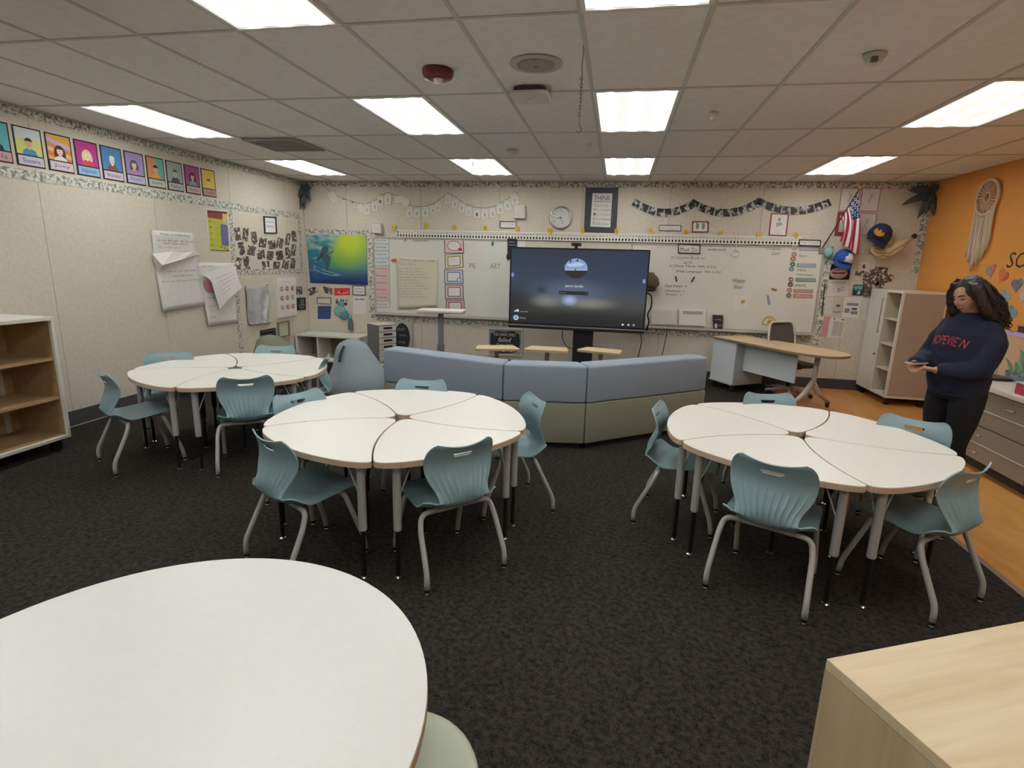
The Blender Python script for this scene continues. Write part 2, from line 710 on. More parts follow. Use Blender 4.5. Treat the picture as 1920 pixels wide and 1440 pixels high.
lens_m = lens_material()
fr = MB()
hw, hh = TX / 2 - 0.006, TY / 2 - 0.006
for (a, b, c, d) in ((-hw, hw, -hh, -hh + 0.022), (-hw, hw, hh - 0.022, hh), (-hw, -hw + 0.022, -hh + 0.022, hh - 0.022), (hw - 0.022, hw, -hh + 0.022, hh - 0.022)):
    fr.box(a, b, c, d, -0.004, 0.03)
frame_me = fr.mesh('frame', M('e6e4de', 0.4))
lens_me = MB().box(-hw + 0.022, hw - 0.022, -hh + 0.022, hh - 0.022, 0.004, 0.012).mesh('lens', lens_m)
colname = {-7: 'leftmost column', -3: 'left centre column', 0: 'right centre column', 4: 'rightmost column'}
rowname = {-4: 'nearest row behind the camera', -2: 'near row above the camera', 0: 'middle row', 2: 'far row by the whiteboard wall'}
for i in LIGHT_COLS:
    for j in LIGHT_ROWS:
        t = thing('ceiling_light', 'ceiling light panel, %s, %s' % (colname[i], rowname[j]), 'ceiling light', ((i + 0.5) * TX, (j + 0.5) * TY, ZC), 0, 'lit panels in the ceiling')
        obj('frame', frame_me, t)
        obj('lens', lens_me, t)

# things on the ceiling
t = thing('air_vent', 'dark grey square air vent grille set in the ceiling', 'vent', (-3.36, 1.57, ZC))
MB().box(-0.29, 0.29, -0.29, 0.29, -0.006, -0.0005).build('backing', M('5e5c59', 0.8), t)
for k in range(9):
    MB().box(-0.27, 0.27, -0.26 + k * 0.06, -0.225 + k * 0.06, -0.014, -0.006).build('slat', M('8b8883', 0.6), t)
mb = MB()
for (a, b, c, d) in ((-0.3, 0.3, -0.3, -0.27), (-0.3, 0.3, 0.27, 0.3), (-0.3, -0.27, -0.27, 0.27), (0.27, 0.3, -0.27, 0.27)):
    mb.box(a, b, c, d, -0.016, 0)
mb.build('frame', M('98958f', 0.5), t)

t = thing('fire_strobe', 'dark red fire alarm strobe on the ceiling', 'fire alarm', (-0.945, -0.51, ZC))
MB().lathe([(0.10, 0), (0.10, -0.022), (0.088, -0.045), (0.055, -0.056), (0.03, -0.057)], seg=28).build('housing', M('6e2630', 0.35), t, smooth=True)
MB().ell((0.01, -0.02, -0.058), (0.032, 0.03, 0.03)).build('strobe_lens', M('e8e6e2', 0.1), t, smooth=True)
MB().box(-0.06, -0.02, -0.085, -0.08, -0.04, -0.012).build('label_plate', M('b24a52', 0.5), t)

t = thing('ceiling_speaker', 'flush round grey speaker grille in the ceiling', 'speaker', (-0.31, -0.56, ZC))
MB().lathe([(0.16, 0.0), (0.16, -0.004), (0.15, -0.006), (0.115, -0.007)], seg=32).build('flange', M('bbb8b1', 0.6), t, smooth=True)
MB().lathe([(0.113, -0.006), (0.113, -0.011), (0.10, -0.014), (0.02, -0.016)], seg=32).build('grille', ramp_mat('speaker_grille', [(0.45, '8e8b86'), (0.55, 'a5a29c')], scale=180, detail=0), t, smooth=True)
MB().lathe([(0.012, -0.012), (0.012, -0.019)], seg=10).build('badge', M('77746f', 0.5), t)

t = thing('access_point', 'white rounded square wireless access point under the ceiling', 'access point', (-0.42, -0.05, ZC))
MB().prism(rrect(-0.11, 0.11, -0.11, 0.11, 0.05), -0.032, 0).build('bracket', M('3f4147', 0.6), t)
MB().prism(rrect(-0.135, 0.135, -0.135, 0.135, 0.06, 6), -0.055, -0.030).build('cover', M('cfccc5', 0.45), t, bevel=0.008, bseg=3, autosmooth=0.6)
MB().box(-0.02, 0.02, -0.02, 0.0, -0.0565, -0.0548).build('logo', M('b3b0aa', 0.5), t)

for (nm, x, y, s, lab, extra) in (('smoke_detector', 1.57, -0.51, 1.0, 'small white smoke detector on the right of the ceiling', True),
                                  ('occupancy_sensor', -0.94, 1.99, 1.0, 'small white dome sensor near the left centre far light', False),
                                  ('sprinkler_head', 0.91, 0.64, 0.6, 'tiny white sprinkler head right of the centre ceiling light', False),
                                  ('sprinkler_head', -0.11, 1.71, 0.5, 'tiny white ceiling clip left of the right centre lights', False)):
    t = thing(nm, lab, nm.replace('_', ' '), (x, y, ZC))
    MB().lathe([(0.06 * s, 0), (0.06 * s, -0.012), (0.05 * s, -0.022)], seg=20).build('base', M('c9c6bf', 0.5), t, autosmooth=0.6)
    MB().lathe([(0.045 * s, -0.02), (0.042 * s, -0.045), (0.02 * s, -0.055)], seg=20).build('head', M('d5d2cb', 0.45), t, autosmooth=0.6)
    if extra:
        MB().box(-0.03, 0.0, -0.055, -0.03, -0.05, -0.025).build('test_button', M('6b6862', 0.5), t)

# black chain with a hook hanging from the ceiling
t = thing('hanging_chain', 'thin black chain with a hook hanging from the ceiling', 'chain', (-0.01, -0.82, ZC))
MB().tube([(0, 0, 0.0), (0.004, 0, -0.05), (-0.002, 0, -0.10), (0.002, 0, -0.155)], 0.0022, 6).build('cord', M('54504c', 0.6), t)
link = MB().tube([(0.006 * math.cos(a), 0, 0.012 * math.sin(a)) for a in [2 * math.pi * k / 10 for k in range(11)]], 0.002, 5).mesh('chain_link', M('3d3a38', 0.5))
for k in range(12):
    o = obj('chain_link', link, t, (0, 0, -0.165 - k * 0.0185))
    o.rotation_euler = (0, 0, 1.57 * (k % 2))
MB().tube(fillet([(0, 0, -0.385), (0, 0, -0.41), (0.018, 0, -0.43), (0.0, 0, -0.448), (-0.016, 0, -0.435)], 0.012), 0.0025, 6).build('hook', M('3d3a38', 0.5), t)

# strings of hooks on the far lights
for (cx, lab) in ((-2.5, 'left centre'), (0.5, 'right centre')):
    x = cx * TX
    tag(MB().tube([(x + 0.02, 2 * TY + 0.03, ZC + 0.002), (x + 0.021, 2 * TY + 0.03, ZC - 0.04), (x + 0.02, 2 * TY + 0.032, ZC - 0.075)], 0.003, 6).build('ceiling_hook', M('6f6b66', 0.5)),
        'little dark wire hook at the near edge of the %s far ceiling light' % lab, 'hook')

# ================================================================== FURNITURE
white_lam = M('e9e5dc', 0.38, var=0.015, vscale=40, name='white_laminate')
edge_tan = M('c4ad95', 0.5, name='edge_band_tan')
grey_tube = M('b2b2af', 0.4, 0.1, name='grey_powder_coat')
black_tube = M('2c2b2a', 0.35, 0.5, name='black_steel')
chrome = M('d8d8d6', 0.15, 1.0, name='chrome')

TH = 0.68       # desk height


def petal_outline():
    """one of five petals around the flower's centre, sector 0..72 degrees, seams bowed clockwise"""
    R, h = 0.822, 0.055
    a0, a1 = 0.0, math.radians(72)

    def seam(a, t):
        r = 0.05 + (R - 0.05) * t
        e = Vector((math.cos(a), math.sin(a), 0))
        n = Vector((math.sin(a), -math.cos(a), 0))
        return e * r + n * (h * 4 * t * (1 - t))
    s0 = [seam(a0, k / 14) for k in range(15)]
    s1 = [seam(a1, k / 14) for k in range(15)]
    # pull both seams apart a little
    s0 = [p + Vector((-math.sin(a0), math.cos(a0), 0)) * 0.005 for p in s0]
    s1 = [p + Vector((math.sin(a1), -math.cos(a1), 0)) * 0.005 for p in s1]
    mid = (s0[-1] + s1[-1]) / 2
    out = mid.normalized()
    arc = []
    for k in range(1, 14):
        t = k / 14
        arc.append(s0[-1].lerp(s1[-1], t) + out * (0.105 * 4 * t * (1 - t)))
    L0, L1 = s0[0:-1], s1[0:-1]
    # corners replaced by curves
    d = 2

    def corner(a, p, b, n=7):
        return [a * (1 - t) ** 2 + p * 2 * t * (1 - t) + b * t * t for t in [k / n for k in range(n + 1)]]
    tip_in = corner(s1[1], (s1[0] + s0[0]) / 2 - out * 0.02, s0[1])
    pts = s0[2:-d]
    pts += corner(s0[-d], s0[-1], arc[1])
    pts += arc[2:-2]
    pts += corner(arc[-2], s1[-1], s1[-d])
    pts += s1[2:-d][::-1]
    pts += tip_in
    return pts


PO = petal_outline()


def make_petal():
    t = thing('petal_desk', '', 'desk')
    poly = [(p.x, p.y) for p in PO]
    c = sum((Vector((p.x, p.y, 0)) for p in PO), Vector()) / len(PO)
    top = MB().prism(poly, TH - 0.004, TH).build('tabletop', white_lam, t)
    MB().prism([((p[0] - c.x) * 1.002 + c.x, (p[1] - c.y) * 1.002 + c.y) for p in poly], TH - 0.032, TH - 0.0038).build('edge_band', edge_tan, top)
    spots = [(0.735, 7.5, 0), (0.735, 65.5, 0), (0.30, 36, 1)]
    for r, a, inner in spots:
        a = math.radians(a)
        x, y = r * math.cos(a), r * math.sin(a)
        lg = MB().lathe([(0.022, TH - 0.032), (0.022, 0.285), (0.018, 0.280)], (x, y, 0), 14).build('leg', black_tube if inner else grey_tube, t, autosmooth=0.6)
        MB().lathe([(0.0125, 0.29), (0.0125, 0.022)], (x, y, 0), 10).build('leg_insert', black_tube, lg, autosmooth=0.6)
        MB().lathe([(0.009, 0.03), (0.010, 0.016), (0.019, 0.010), (0.020, 0.0)], (x, y, 0), 12).build('glide', chrome, lg, autosmooth=0.6)
        MB().prism([(x + 0.05 * math.cos(q), y + 0.05 * math.sin(q)) for q in [k * math.pi / 4 for k in range(8)]], TH - 0.036, TH - 0.031).build('mount_plate', grey_tube, t)
        if not inner:
            ci = Vector((c.x, c.y, 0))
            d = (ci - Vector((x, y, 0))).normalized()
            for s in (-1, 1):
                dd = Matrix.Rotation(s * 0.7, 3, 'Z') @ d
                MB().tube([(x, y, 0.44), (x + dd.x * 0.085, y + dd.y * 0.085, TH - 0.032)], 0.0045, 6).build('brace', grey_tube, t)
    return t


petal = make_petal()
FLOWERS = [((-3.02, 0.063), -82.9, 'far left flower table', ['front', 'right', 'back right', 'back left', 'left']),
           ((-1.033, -1.003), -77.2, 'middle flower table', ['front right', 'right', 'back', 'back left', 'front left']),
           ((1.412, -0.69), -83.9, 'right flower table', ['front right', 'back right', 'back', 'left', 'front'])]
firstp = True
for (cx, cy), a, nm, pos in FLOWERS:
    for k in range(5):
        loc, rz = (cx, cy, 0), math.radians(a + 72 * k)
        o = petal if firstp else copy_tree(petal, loc, rz)
        if firstp:
            o.location, o.rotation_euler = loc, (0, 0, rz)
            firstp = False
        tag(o, 'white petal-shaped desk, %s petal of the %s' % (pos[k], nm), 'desk', 'petal desks of the ' + nm)

# ---------------------------------------------------------------- chairs
chair_m = M('8aa5ab', 0.42, var=0.02, vscale=30, name='blue_grey_plastic')


def spline(pts, n):
    """Catmull-Rom through tuples, n samples"""
    P = [Vector(p) for p in pts]
    P = [P[0] * 2 - P[1]] + P + [P[-1] * 2 - P[-2]]
    out = []
    segs = len(P) - 3
    for k in range(n):
        s = k / (n - 1) * segs
        i = min(int(s), segs - 1)
        t = s - i
        a, b, c, d = P[i:i + 4]
        out.append(0.5 * ((2 * b) + (c - a) * t + (2 * a - 5 * b + 4 * c - d) * t * t + (3 * b - a - 3 * c + d) * t ** 3))
    return out


def chair_shell():
    # (y, z, half width) along the middle from the front lip to the top of the back
    prof = [(0.232, 0.398, 0.185), (0.222, 0.418, 0.195), (0.14, 0.424, 0.208), (0.04, 0.414, 0.214), (-0.06, 0.404, 0.218), (-0.13, 0.401, 0.220),
            (-0.176, 0.409, 0.211), (-0.204, 0.430, 0.176), (-0.219, 0.464, 0.146), (-0.217, 0.510, 0.153), (-0.197, 0.562, 0.180), (-0.180, 0.612, 0.197),
            (-0.178, 0.660, 0.201), (-0.192, 0.710, 0.200), (-0.216, 0.752, 0.196)]
    NV, NU = 97, 89
    S = spline(prof, NV)
    P = []
    for i in range(NU):
        u = -1 + 2 * i / (NU - 1)
        col = []
        for j in range(NV):
            y, z, w = S[j]
            v = j / (NV - 1)
            seat = max(0.0, min(1.0, (0.46 - v) / 0.1))
            back = max(0.0, min(1.0, (v - 0.55) / 0.1))
            junc = math.cos(min(1.0, abs(v - 0.44) / 0.15) * math.pi / 2) ** 2
            rc = max(0.0, (v - 0.86) / 0.14)
            x = u * (w - 0.052 * (1 - math.sqrt(max(0.0, 1 - rc * rc))))
            yy, zz = y, z
            zz += seat * 0.012 * u * u                    # dished seat
            zz += junc * 0.055 * abs(u) ** 2.5              # raised rear lips
            yy += back * 0.035 * u * u                    # back wraps round
            if v > 0.86:
                k = (v - 0.86) / 0.14
                zz += k * 0.022 * (u * u - 0.35)          # smiling top edge
                yy -= k * 0.012 * u * u
            if 0.51 < v < 0.80:                           # pleats
                amp = math.sin((v - 0.51) / 0.29 * math.pi) ** 0.7 * 0.0085
                env = max(0.0, 1 - max(0, abs(u) - 0.78) / 0.18)
                yy += amp * env * (abs(math.cos(u * math.pi * 5.5)) ** 0.45 - 0.6)
            col.append(Vector((x, yy, zz)))
        P.append(col)

    def hole(i, j):
        u = -1 + 2 * (i + 0.5) / (NU - 1)
        v = (j + 0.5) / (NV - 1)
        return abs(u) < 0.27 and abs(v - 0.914) < 0.0085 or abs(u) < 0.235 and abs(v - 0.914) < 0.0165

    def full(i, j):
        return not hole(i, j)
    split = int(0.50 * (NV - 1))
    seat = sheet(P, 0.007, lambda i, j: full(i, j) and j < split, full)
    back = sheet(P, 0.007, lambda i, j: full(i, j) and j >= split, full)
    return seat, back


def make_chair():
    t = thing('student_chair', '', 'chair')
    seat, back = chair_shell()
    seat.build('seat', chair_m, t, autosmooth=0.9)
    back.build('backrest', chair_m, t, autosmooth=0.9)
    for s in (-1, 1):
        for rear in (1, 0):
            if rear:
                path = [(s * 0.12, -0.115, 0.380), (s * 0.205, -0.118, 0.378), (s * 0.222, -0.150, 0.30), (s * 0.234, -0.245, 0.105), (s * 0.235, -0.245, 0.022)]
            else:
                path = [(s * 0.12, 0.120, 0.392), (s * 0.185, 0.124, 0.390), (s * 0.196, 0.150, 0.31), (s * 0.205, 0.225, 0.105), (s * 0.205, 0.235, 0.022)]
            lg = MB().tube(fillet(path, [0, 0.05, 0.03, 0.07, 0], 6), 0.0145, 12).build('leg', grey_tube, t, smooth=True)
            x, y = path[-1][0], path[-1][1]
            MB().lathe([(0.0155, 0.03), (0.0155, 0.014)], (x, y, 0), 12).build('ferrule', black_tube, lg)
            MB().lathe([(0.012, 0.016), (0.015, 0.008), (0.015, 0.0)], (x, y, 0), 12).build('glide', chrome, lg)
    for (y, z) in ((-0.115, 0.380), (0.120, 0.392)):
        MB().tube([(-0.13, y, z), (0.13, y, z)], 0.0145, 12).build('crossbar', grey_tube, t, smooth=True)
    MB().box(-0.015, 0.015, -0.11, 0.115, 0.376, 0.392).build('seat_rail', black_tube, t)
    return t


CH = [((-1.355, -1.594), (.482, .876), 'at the front left petal of the middle flower table', 'middle'),
      ((-.592, -1.456), (-.71, .705), 'at the front right petal of the middle flower table', 'middle'),
      ((-.399, -.635), (-.866, -.5), 'at the right petal of the middle flower table', 'middle'),
      ((-1.137, -.43), (.157, -.988), 'behind the middle flower table, before the grey sofa', 'middle'),
      ((-1.655, -.965), (.9, -.43), 'at the back left petal of the middle flower table', 'middle'),
      ((1.143, -1.289), (.432, .902), 'at the front petal of the right flower table, back to the camera', 'right'),
      ((1.888, -1.157), (-.618, .786), 'at the front right petal of the right flower table', 'right'),
      ((.761, -.577), (.97, -.24), 'seen side on at the left petal of the right flower table', 'right'),
      ((1.464, -.091), (.213, -.977), 'behind the right flower table, before the teacher desk', 'right'),
      ((2.07, -.54), (-.605, -.796), 'at the back right petal of the right flower table beside the woman', 'right'),
      ((-3.42, -.59), (.508, .861), 'seen side on at the left of the far left flower table', 'far left'),
      ((-2.57, -.406), (-.589, .807), 'at the front of the far left flower table, back to the camera', 'far left'),
      ((-3.68, .03), (.617, -.787), 'behind the far left flower table by the wall', 'far left'),
      ((-3.09, .665), (.262, -.965), 'behind the far left flower table before the green bean bag', 'far left'),
      ((-2.51, .34), (-.93, -.37), 'right of the far left flower table by the grey bean bag', 'far left')]
chair = make_chair()
for k, ((x, y), (fx, fy), where, fl) in enumerate(CH):
    rz = math.atan2(-fx, fy)
    o = chair if k == 0 else copy_tree(chair, (x, y, 0), rz)
    if k == 0:
        o.location, o.rotation_euler = (x, y, 0), (0, 0, rz)
    tag(o, 'pale blue chair ' + where, 'chair', 'student chairs at the %s flower table' % fl)

# ---------------------------------------------------------------- sofa: three sections in an arc, backs to the camera
blue_f = M('949fab', 0.9, var=0.05, vscale=120, bump=0.15, bscale=300, name='blue_grey_fabric')
olive_f = M('8c8c78', 0.9, var=0.05, vscale=120, bump=0.15, bscale=300, name='olive_fabric')
SO = [Vector((-2.02, .95, 0)), Vector((-.69, .53, 0)), Vector((.06, .65, 0)), Vector((1.23, 1.58, 0))]


def mitre(off):
    """the arc's line moved off metres towards the television"""
    out = []
    nr = []
    for a, b in zip(SO[:-1], SO[1:]):
        d = (b - a).normalized()
        nr.append(Vector((-d.y, d.x, 0)))
    for i, p in enumerate(SO):
        if i == 0:
            out.append(p + nr[0] * off)
        elif i == len(SO) - 1:
            out.append(p + nr[-1] * off)
        else:
            m = (nr[i - 1] + nr[i]).normalized()
            out.append(p + m * (off / m.dot(nr[i])))
    return out


o0, o1, o2 = mitre(0.0), mitre(0.24), mitre(0.82)
in0, in1 = mitre(0.04), mitre(0.78)
for k, nm in enumerate(('left', 'middle', 'right')):
    t = thing('sofa_section', '%s section of the curved grey blue and olive sofa' % nm, 'sofa', (0, 0, 0), 0, 'sections of the curved sofa')

    def quad(A, B, g=0.004):
        a, b, c, d = A[k], A[k + 1], B[k + 1], B[k]
        dr = (b - a).normalized() * g
        return [(p.x, p.y) for p in (a + dr, b - dr, c - dr, d + dr)]
    MB().prism(quad(o0, o1), 0.432, 0.775).build('backrest', blue_f, t, bevel=0.022, bseg=4, autosmooth=0.7)
    MB().prism(quad(o0, o1), 0.05, 0.430).build('base_panel', olive_f, t, bevel=0.012, bseg=3, autosmooth=0.7)
    MB().prism(quad(o1, o2), 0.06, 0.30).build('seat_base', olive_f, t, bevel=0.012, bseg=2, autosmooth=0.7)
    MB().prism(quad(o1, o2), 0.302, 0.44).build('seat_cushion', blue_f, t, bevel=0.03, bseg=4, autosmooth=0.7)
    MB().prism(quad(in0, in1, 0.03), 0.0, 0.06).build('plinth', M('1c1b1a', 0.7), t)

# ---------------------------------------------------------------- bookcase against the left wall
wood_shelf = ramp_mat('shelf_wood', [(0.3, 'a5865f'), (0.7, 'b8996f')], scale=6, detail=6, rough=0.5, stretch=(6, 0.7, 6), distort=0.6)
whitep = M('dcd8d0', 0.4, name='white_panel')
t = thing('bookcase', 'empty white bookcase with tan shelves on casters by the left wall', 'bookcase')
bx0, bx1, by0, by1, bz0, bz1 = -4.74, -4.24, -1.75, -.47, .10, 1.125
for (a, b, nm) in ((by1 - .025, by1, 'side_panel'), (by0, by0 + .025, 'side_panel')):
    sp = MB().box(bx0, bx1, a, b, bz0, bz1).build(nm, whitep, t, bevel=.003)
MB().box(bx0 + .01, bx1 - .025, by1 - .029, by1 - .0251, bz0 + .03, bz1 - .03).build('side_lining', wood_shelf, t)
MB().box(bx0, bx1, by0 + .025, by1 - .025, bz1 - .03, bz1).build('top_panel', whitep, t, bevel=.003)
MB().box(bx0, bx1, by0 + .025, by1 - .025, bz0, bz0 + .028).build('bottom_panel', whitep, t, bevel=.003)
MB().box(bx0 + .02, bx1 - .03, by0 + .025, by1 - .03, bz0 + .028, bz0 + .034).build('bottom_lining', wood_shelf, t)
MB().box(bx0 + .002, bx0 + .018, by0 + .025, by1 - .03, bz0 + .03, bz1 - .03).build('back_panel', wood_shelf, t)
for z in (.435, .765):
    MB().box(bx0 + .018, bx1 - .03, by0 + .025, by1 - .03, z, z + .024).build('shelf', wood_shelf, t)
for y in (-.60, -1.15):
    MB().box(bx0 + .018, bx0 + .03, y - .02, y + .02, bz0 + .034, bz1 - .03).build('back_batten', M('c9c3b8', .5), t)
for (x, y) in ((bx1 - .07, by1 - .09), (bx0 + .07, by1 - .09), (bx1 - .07, by0 + .09), (bx0 + .07, by0 + .09)):
    c = MB().box(x - .03, x + .03, y - .045, y + .045, .075, .10).build('caster', M('1d1c1b', .5), t)
    MB().lathe([(.012, -.022), (.042, -.02), (.042, .02), (.012, .022)], (x, y, .042), 18, axis='x').build('wheel', M('161515', .5), c, autosmooth=.6)

# ---------------------------------------------------------------- wardrobe cabinet in the right corner, facing left
cream = M('d9d5ca', .42, name='cream_panel')
tanp = M('a99c8b', .6, var=.03, vscale=20, name='tan_panel')
cx0, cx1, cy0, cy1, cz0, cz1 = 3.70, 4.20, 3.36, 4.22, .10, 1.44
t = thing('storage_cabinet', 'tall cream cabinet with open shelves and one door by the orange wall', 'cabinet')
e = .028
for (z, nm) in ((cz0, 'bottom_panel'), (cz1 - e, 'top_panel')):
    MB().box(cx0, cx1, cy0, cy1, z, z + e).build(nm, cream, t, bevel=.003)
for (y, nm) in ((cy0, 'side_panel'), (cy1 - e, 'side_panel')):
    MB().box(cx0, cx1, y, y + e, cz0 + e, cz1 - e).build(nm, cream, t)
MB().box(cx0 + .025, cx1 - .02, cy0 - .003, cy0, cz0 + .03, cz1 - .025).build('tan_side_skin', tanp, t)
ym = cy0 + .40
MB().box(cx0 + .004, cx1, ym, ym + .02, cz0 + e, cz1 - e).build('divider', M('bfb19b', .6), t)  # tan here paints in the shade inside the open compartments
MB().box(cx1 - .012, cx1 - .002, cy0 + e, cy1 - e, cz0 + e, cz1 - e).build('back_panel', M('b3a48e', .6), t)  # interior shade put into the colour as a darker tan
dr = MB().box(cx0 - .004, cx0 + .016, ym + .004, cy1 - .002, cz0 + .004, cz1 - .006).build('door', cream, t, bevel=.003)
MB().box(cx0 - .022, cx0 - .012, ym + .055, ym + .068, .88, 1.33).build('handle', M('a8a59c', .35, .6), dr, bevel=.003)
for z in (.885, 1.32):
    MB().box(cx0 - .014, cx0 - .003, ym + .057, ym + .066, z, z + .012).build('handle_post', M('a8a59c', .35, .6), dr)
MB().lathe([(.012, -.018), (.014, -.006), (.014, 0)], (cx0 - .004, ym + .05, .60), 14, axis='x').build('lock', M('6f6b62', .3, .8), dr)
for z in (.43, .75, 1.07):
    MB().box(cx0 + .02, cx1 - .012, cy0 + e, ym, z, z + .02).build('shelf', M('cdc1ad', .5), t)  # cream toned towards tan, compartment shading painted into the shelf
for (x, y) in ((cx0 + .06, cy0 + .08), (cx1 - .06, cy0 + .08), (cx0 + .06, cy1 - .08), (cx1 - .06, cy1 - .08)):
    c = MB().box(x - .03, x + .03, y - .04, y + .04, .075, .10).build('caster', M('1d1c1b', .5), t)
    MB().lathe([(.012, -.022), (.042, -.02), (.042, .02), (.012, .022)], (x, y, .042), 16, axis='x').build('wheel', M('161515', .5), c, autosmooth=.6)

# ---------------------------------------------------------------- counter with drawers along the right wall
ctop = M('d6cec2', .35, var=.02, vscale=60, name='counter_laminate')
drawer_m = M('8f8475', .5, var=.03, vscale=40, name='taupe_laminate')
kx = 3.385           # front face
ky0, ky1 = -2.2, 1.62
t = thing('counter_unit', 'low taupe drawer counter with a pale top along the orange wall', 'counter')
MB().box(kx + .02, XR - .001, ky0, ky1, .10, .712).build('carcass', M('7b7164', .6), t)
MB().box(kx + .09, XR - .001, ky0, ky1, 0, .10).build('toe_kick', M('3d342c', .6), t)
MB().box(kx - .025, XR - .001, ky0 - .01, ky1 + .012, .712, .755).build('countertop', ctop, t, bevel=.006)
MB().box(XR - .018, XR - .001, ky0, ky1 + .012, .755, .84).build('backsplash', ctop, t)
w = 1.24
y = ky1
rowz = [(.545, .70), (.405, .535), (.255, .395), (.11, .245)]
while y > ky0 + .1:
    ya = max(y - w, ky0)
    for r, (z0, z1) in enumerate(rowz):
        cuts = [(ya, (ya + y) / 2 - .02), ((ya + y) / 2 - .02, y)] if r == 0 else [(ya, y)]
        for (a, b) in cuts:
            d = MB().box(kx, kx + .02, a + .004, b - .004, z0, z1).build('drawer', drawer_m, t, bevel=.002)
            hc = (a + b) / 2
            hl = .055
            hz = (z0 + z1) / 2
            MB().tube(fillet([(kx, hc - hl, hz), (kx - .028, hc - hl, hz), (kx - .028, hc + hl, hz), (kx, hc + hl, hz)], .012, 3), .004, 6).build('handle', M('c9c5bd', .25, .9), d, smooth=True)
            MB().lathe([(.009, -.006), (.009, .002)], (kx, hc, hz + .045), 10, axis='x').build('lock', M('a39c90', .3, .8), d)
    MB().box(kx - .004, kx + .002, ya + .004, y - .004, .5365, .5435).build('light_strip_trim', M('d5cfc4', .4), t)
    MB().box(kx - .004, kx + .002, ya + .004, y - .004, .2465, .2535).build('light_strip_trim', M('d5cfc4', .4), t)
    y = ya

# ---------------------------------------------------------------- teacher desk in front of the right whiteboard
maple = ramp_mat('maple_top', [(0.3, 'c9ab83'), (0.7, 'd6ba92')], scale=4, detail=6, rough=.4, stretch=(1, 9, 1), distort=.5)
coolw = M('d3d8da', .4, name='cool_white_panel')
DZ = .715
P0, P1 = Vector((1.64, 3.93, 0)), Vector((2.56, 2.45, 0))
dax = (P1 - P0).normalized()            # along the desk, away from the wall
dpx = Vector((-dax.y, dax.x, 0))         # across, towards the window side (right)
ang = math.atan2(dax.y, dax.x)
t = thing('teacher_desk', 'maple topped peninsula desk with white pedestal before the right whiteboard', 'desk')


def dp(a, b, z=0):
    q = P0 + dax * a + dpx * b
    return Vector((q.x, q.y, z))


ol = fillet([dp(.0, .0), dp(1.45, -.03), dp(1.80, .12), dp(1.80, .48), dp(1.5, .66), dp(.0, .56)], [.02, .3, .24, .24, .3, .02], 7, closed=True)
tp = MB().prism([(p.x, p.y) for p in ol], DZ - .004, DZ).build('desktop', maple, t)
MB().prism([(p.x, p.y) for p in ol], DZ - .03, DZ - .0038).build('edge_band', M('8b7a66', .5), tp)
DM = Matrix.Translation(P0) @ Matrix.Rotation(ang, 4, 'Z')
pd = MB().box(.01, .45, .02, .545, .10, DZ - .03, mat=DM).build('pedestal', coolw, t, bevel=.004)
MB().box(.0, .45, .01, .55, .095, .115, mat=DM).build('pedestal_base', M('b9bcbb', .4), t)
MB().box(.45, 1.30, .17, .19, .30, DZ - .03, mat=DM).build('modesty_panel', coolw, t)
MB().box(.452, .456, .03, .54, .12, DZ - .05, mat=DM).build('pedestal_side', M('b4b7b6', .5), pd)
legm = M('c3b8b4', .4, name='pale_leg_metal')
mb = MB()
mb.tube([dp(1.46, .32, DZ - .03), dp(1.45, .32, .42), dp(1.44, .32, .30)], [.03, .028, .032], 12)
for s in (-1, 1):
    mb.tube([dp(1.44, .32, .34), dp(1.44, .32 + s * .12, .20), dp(1.44, .32 + s * .30, .075)], [.034, .03, .022], 12)
mb.build('leg', legm, t, smooth=True)
for s in (-1, 1):
    c = MB().box(-.02, .02, -.018, .018, .04, .08, mat=Matrix.Translation(dp(1.44, .32 + s * .30))).build('caster', M('232222', .5), t)
    MB().lathe([(.01, -.014), (.032, -.012), (.032, .012), (.01, .014)], dp(1.44, .32 + s * .30, .032), 16, axis='x').build('wheel', M('191818', .5), c, autosmooth=.6)
for (a, b) in ((.06, .07), (.4, .07), (.06, .5), (.4, .5)):
    c = MB().box(-.03, .03, -.03, .03, .07, .097, mat=Matrix.Translation(dp(a, b))).build('caster', M('1d1c1b', .5), t)
    MB().lathe([(.01, -.02), (.038, -.018), (.038, .018), (.01, .02)], dp(a, b, .038), 16, axis='x').build('wheel', M('161515', .5), c, autosmooth=.6)

# office chair behind the desk
ocx, ocy = 2.62, 3.62
t = thing('office_chair', 'grey mesh backed task chair with pale frame behind the teacher desk', 'chair', (ocx, ocy, 0), math.radians(28))
fr_m = M('cfc9c0', .4)
# the chair looks towards the desk (local -y); its back is at local +y
bk = []
for (z, yy, w) in ((.52, .20, .205), (.62, .225, .222), (.75, .245, .226), (.88, .265, .215), (.955, .285, .19)):
    bk.append((z, yy, w))
P = []
for i in range(13):
    u = -1 + i / 6
    P.append([Vector((u * w, yy - .03 * u * u, z)) for (z, yy, w) in bk])
sheet(P, .008, lambda i, j: True, lambda i, j: True).build('mesh_back', M('57544f', .8, bump=.2, bscale=400), t, autosmooth=.9)
rim = fillet([(-.205, .17, .52), (-.226, .215, .75), (-.19, .255, .965), (.19, .255, .965), (.226, .215, .75), (.205, .17, .52)], .07, 6, closed=True)
MB().tube(rim + [rim[0]], .014, 10).build('back_frame', fr_m, t, smooth=True)
MB().tube([(0, .21, .60), (0, .25, .50), (0, .20, .40), (0, .05, .385)], .02, 10).build('back_support', M('26242a', .5), t, smooth=True)
MB().prism(rrect(-.23, .23, -.22, .23, .09, 6), .40, .46).build('seat', M('3b3a3d', .85), t, bevel=.02, bseg=3, autosmooth=.7)
MB().box(-.10, .10, -.09, .12, .365, .40).build('seat_mechanism', M('222124', .5), t)
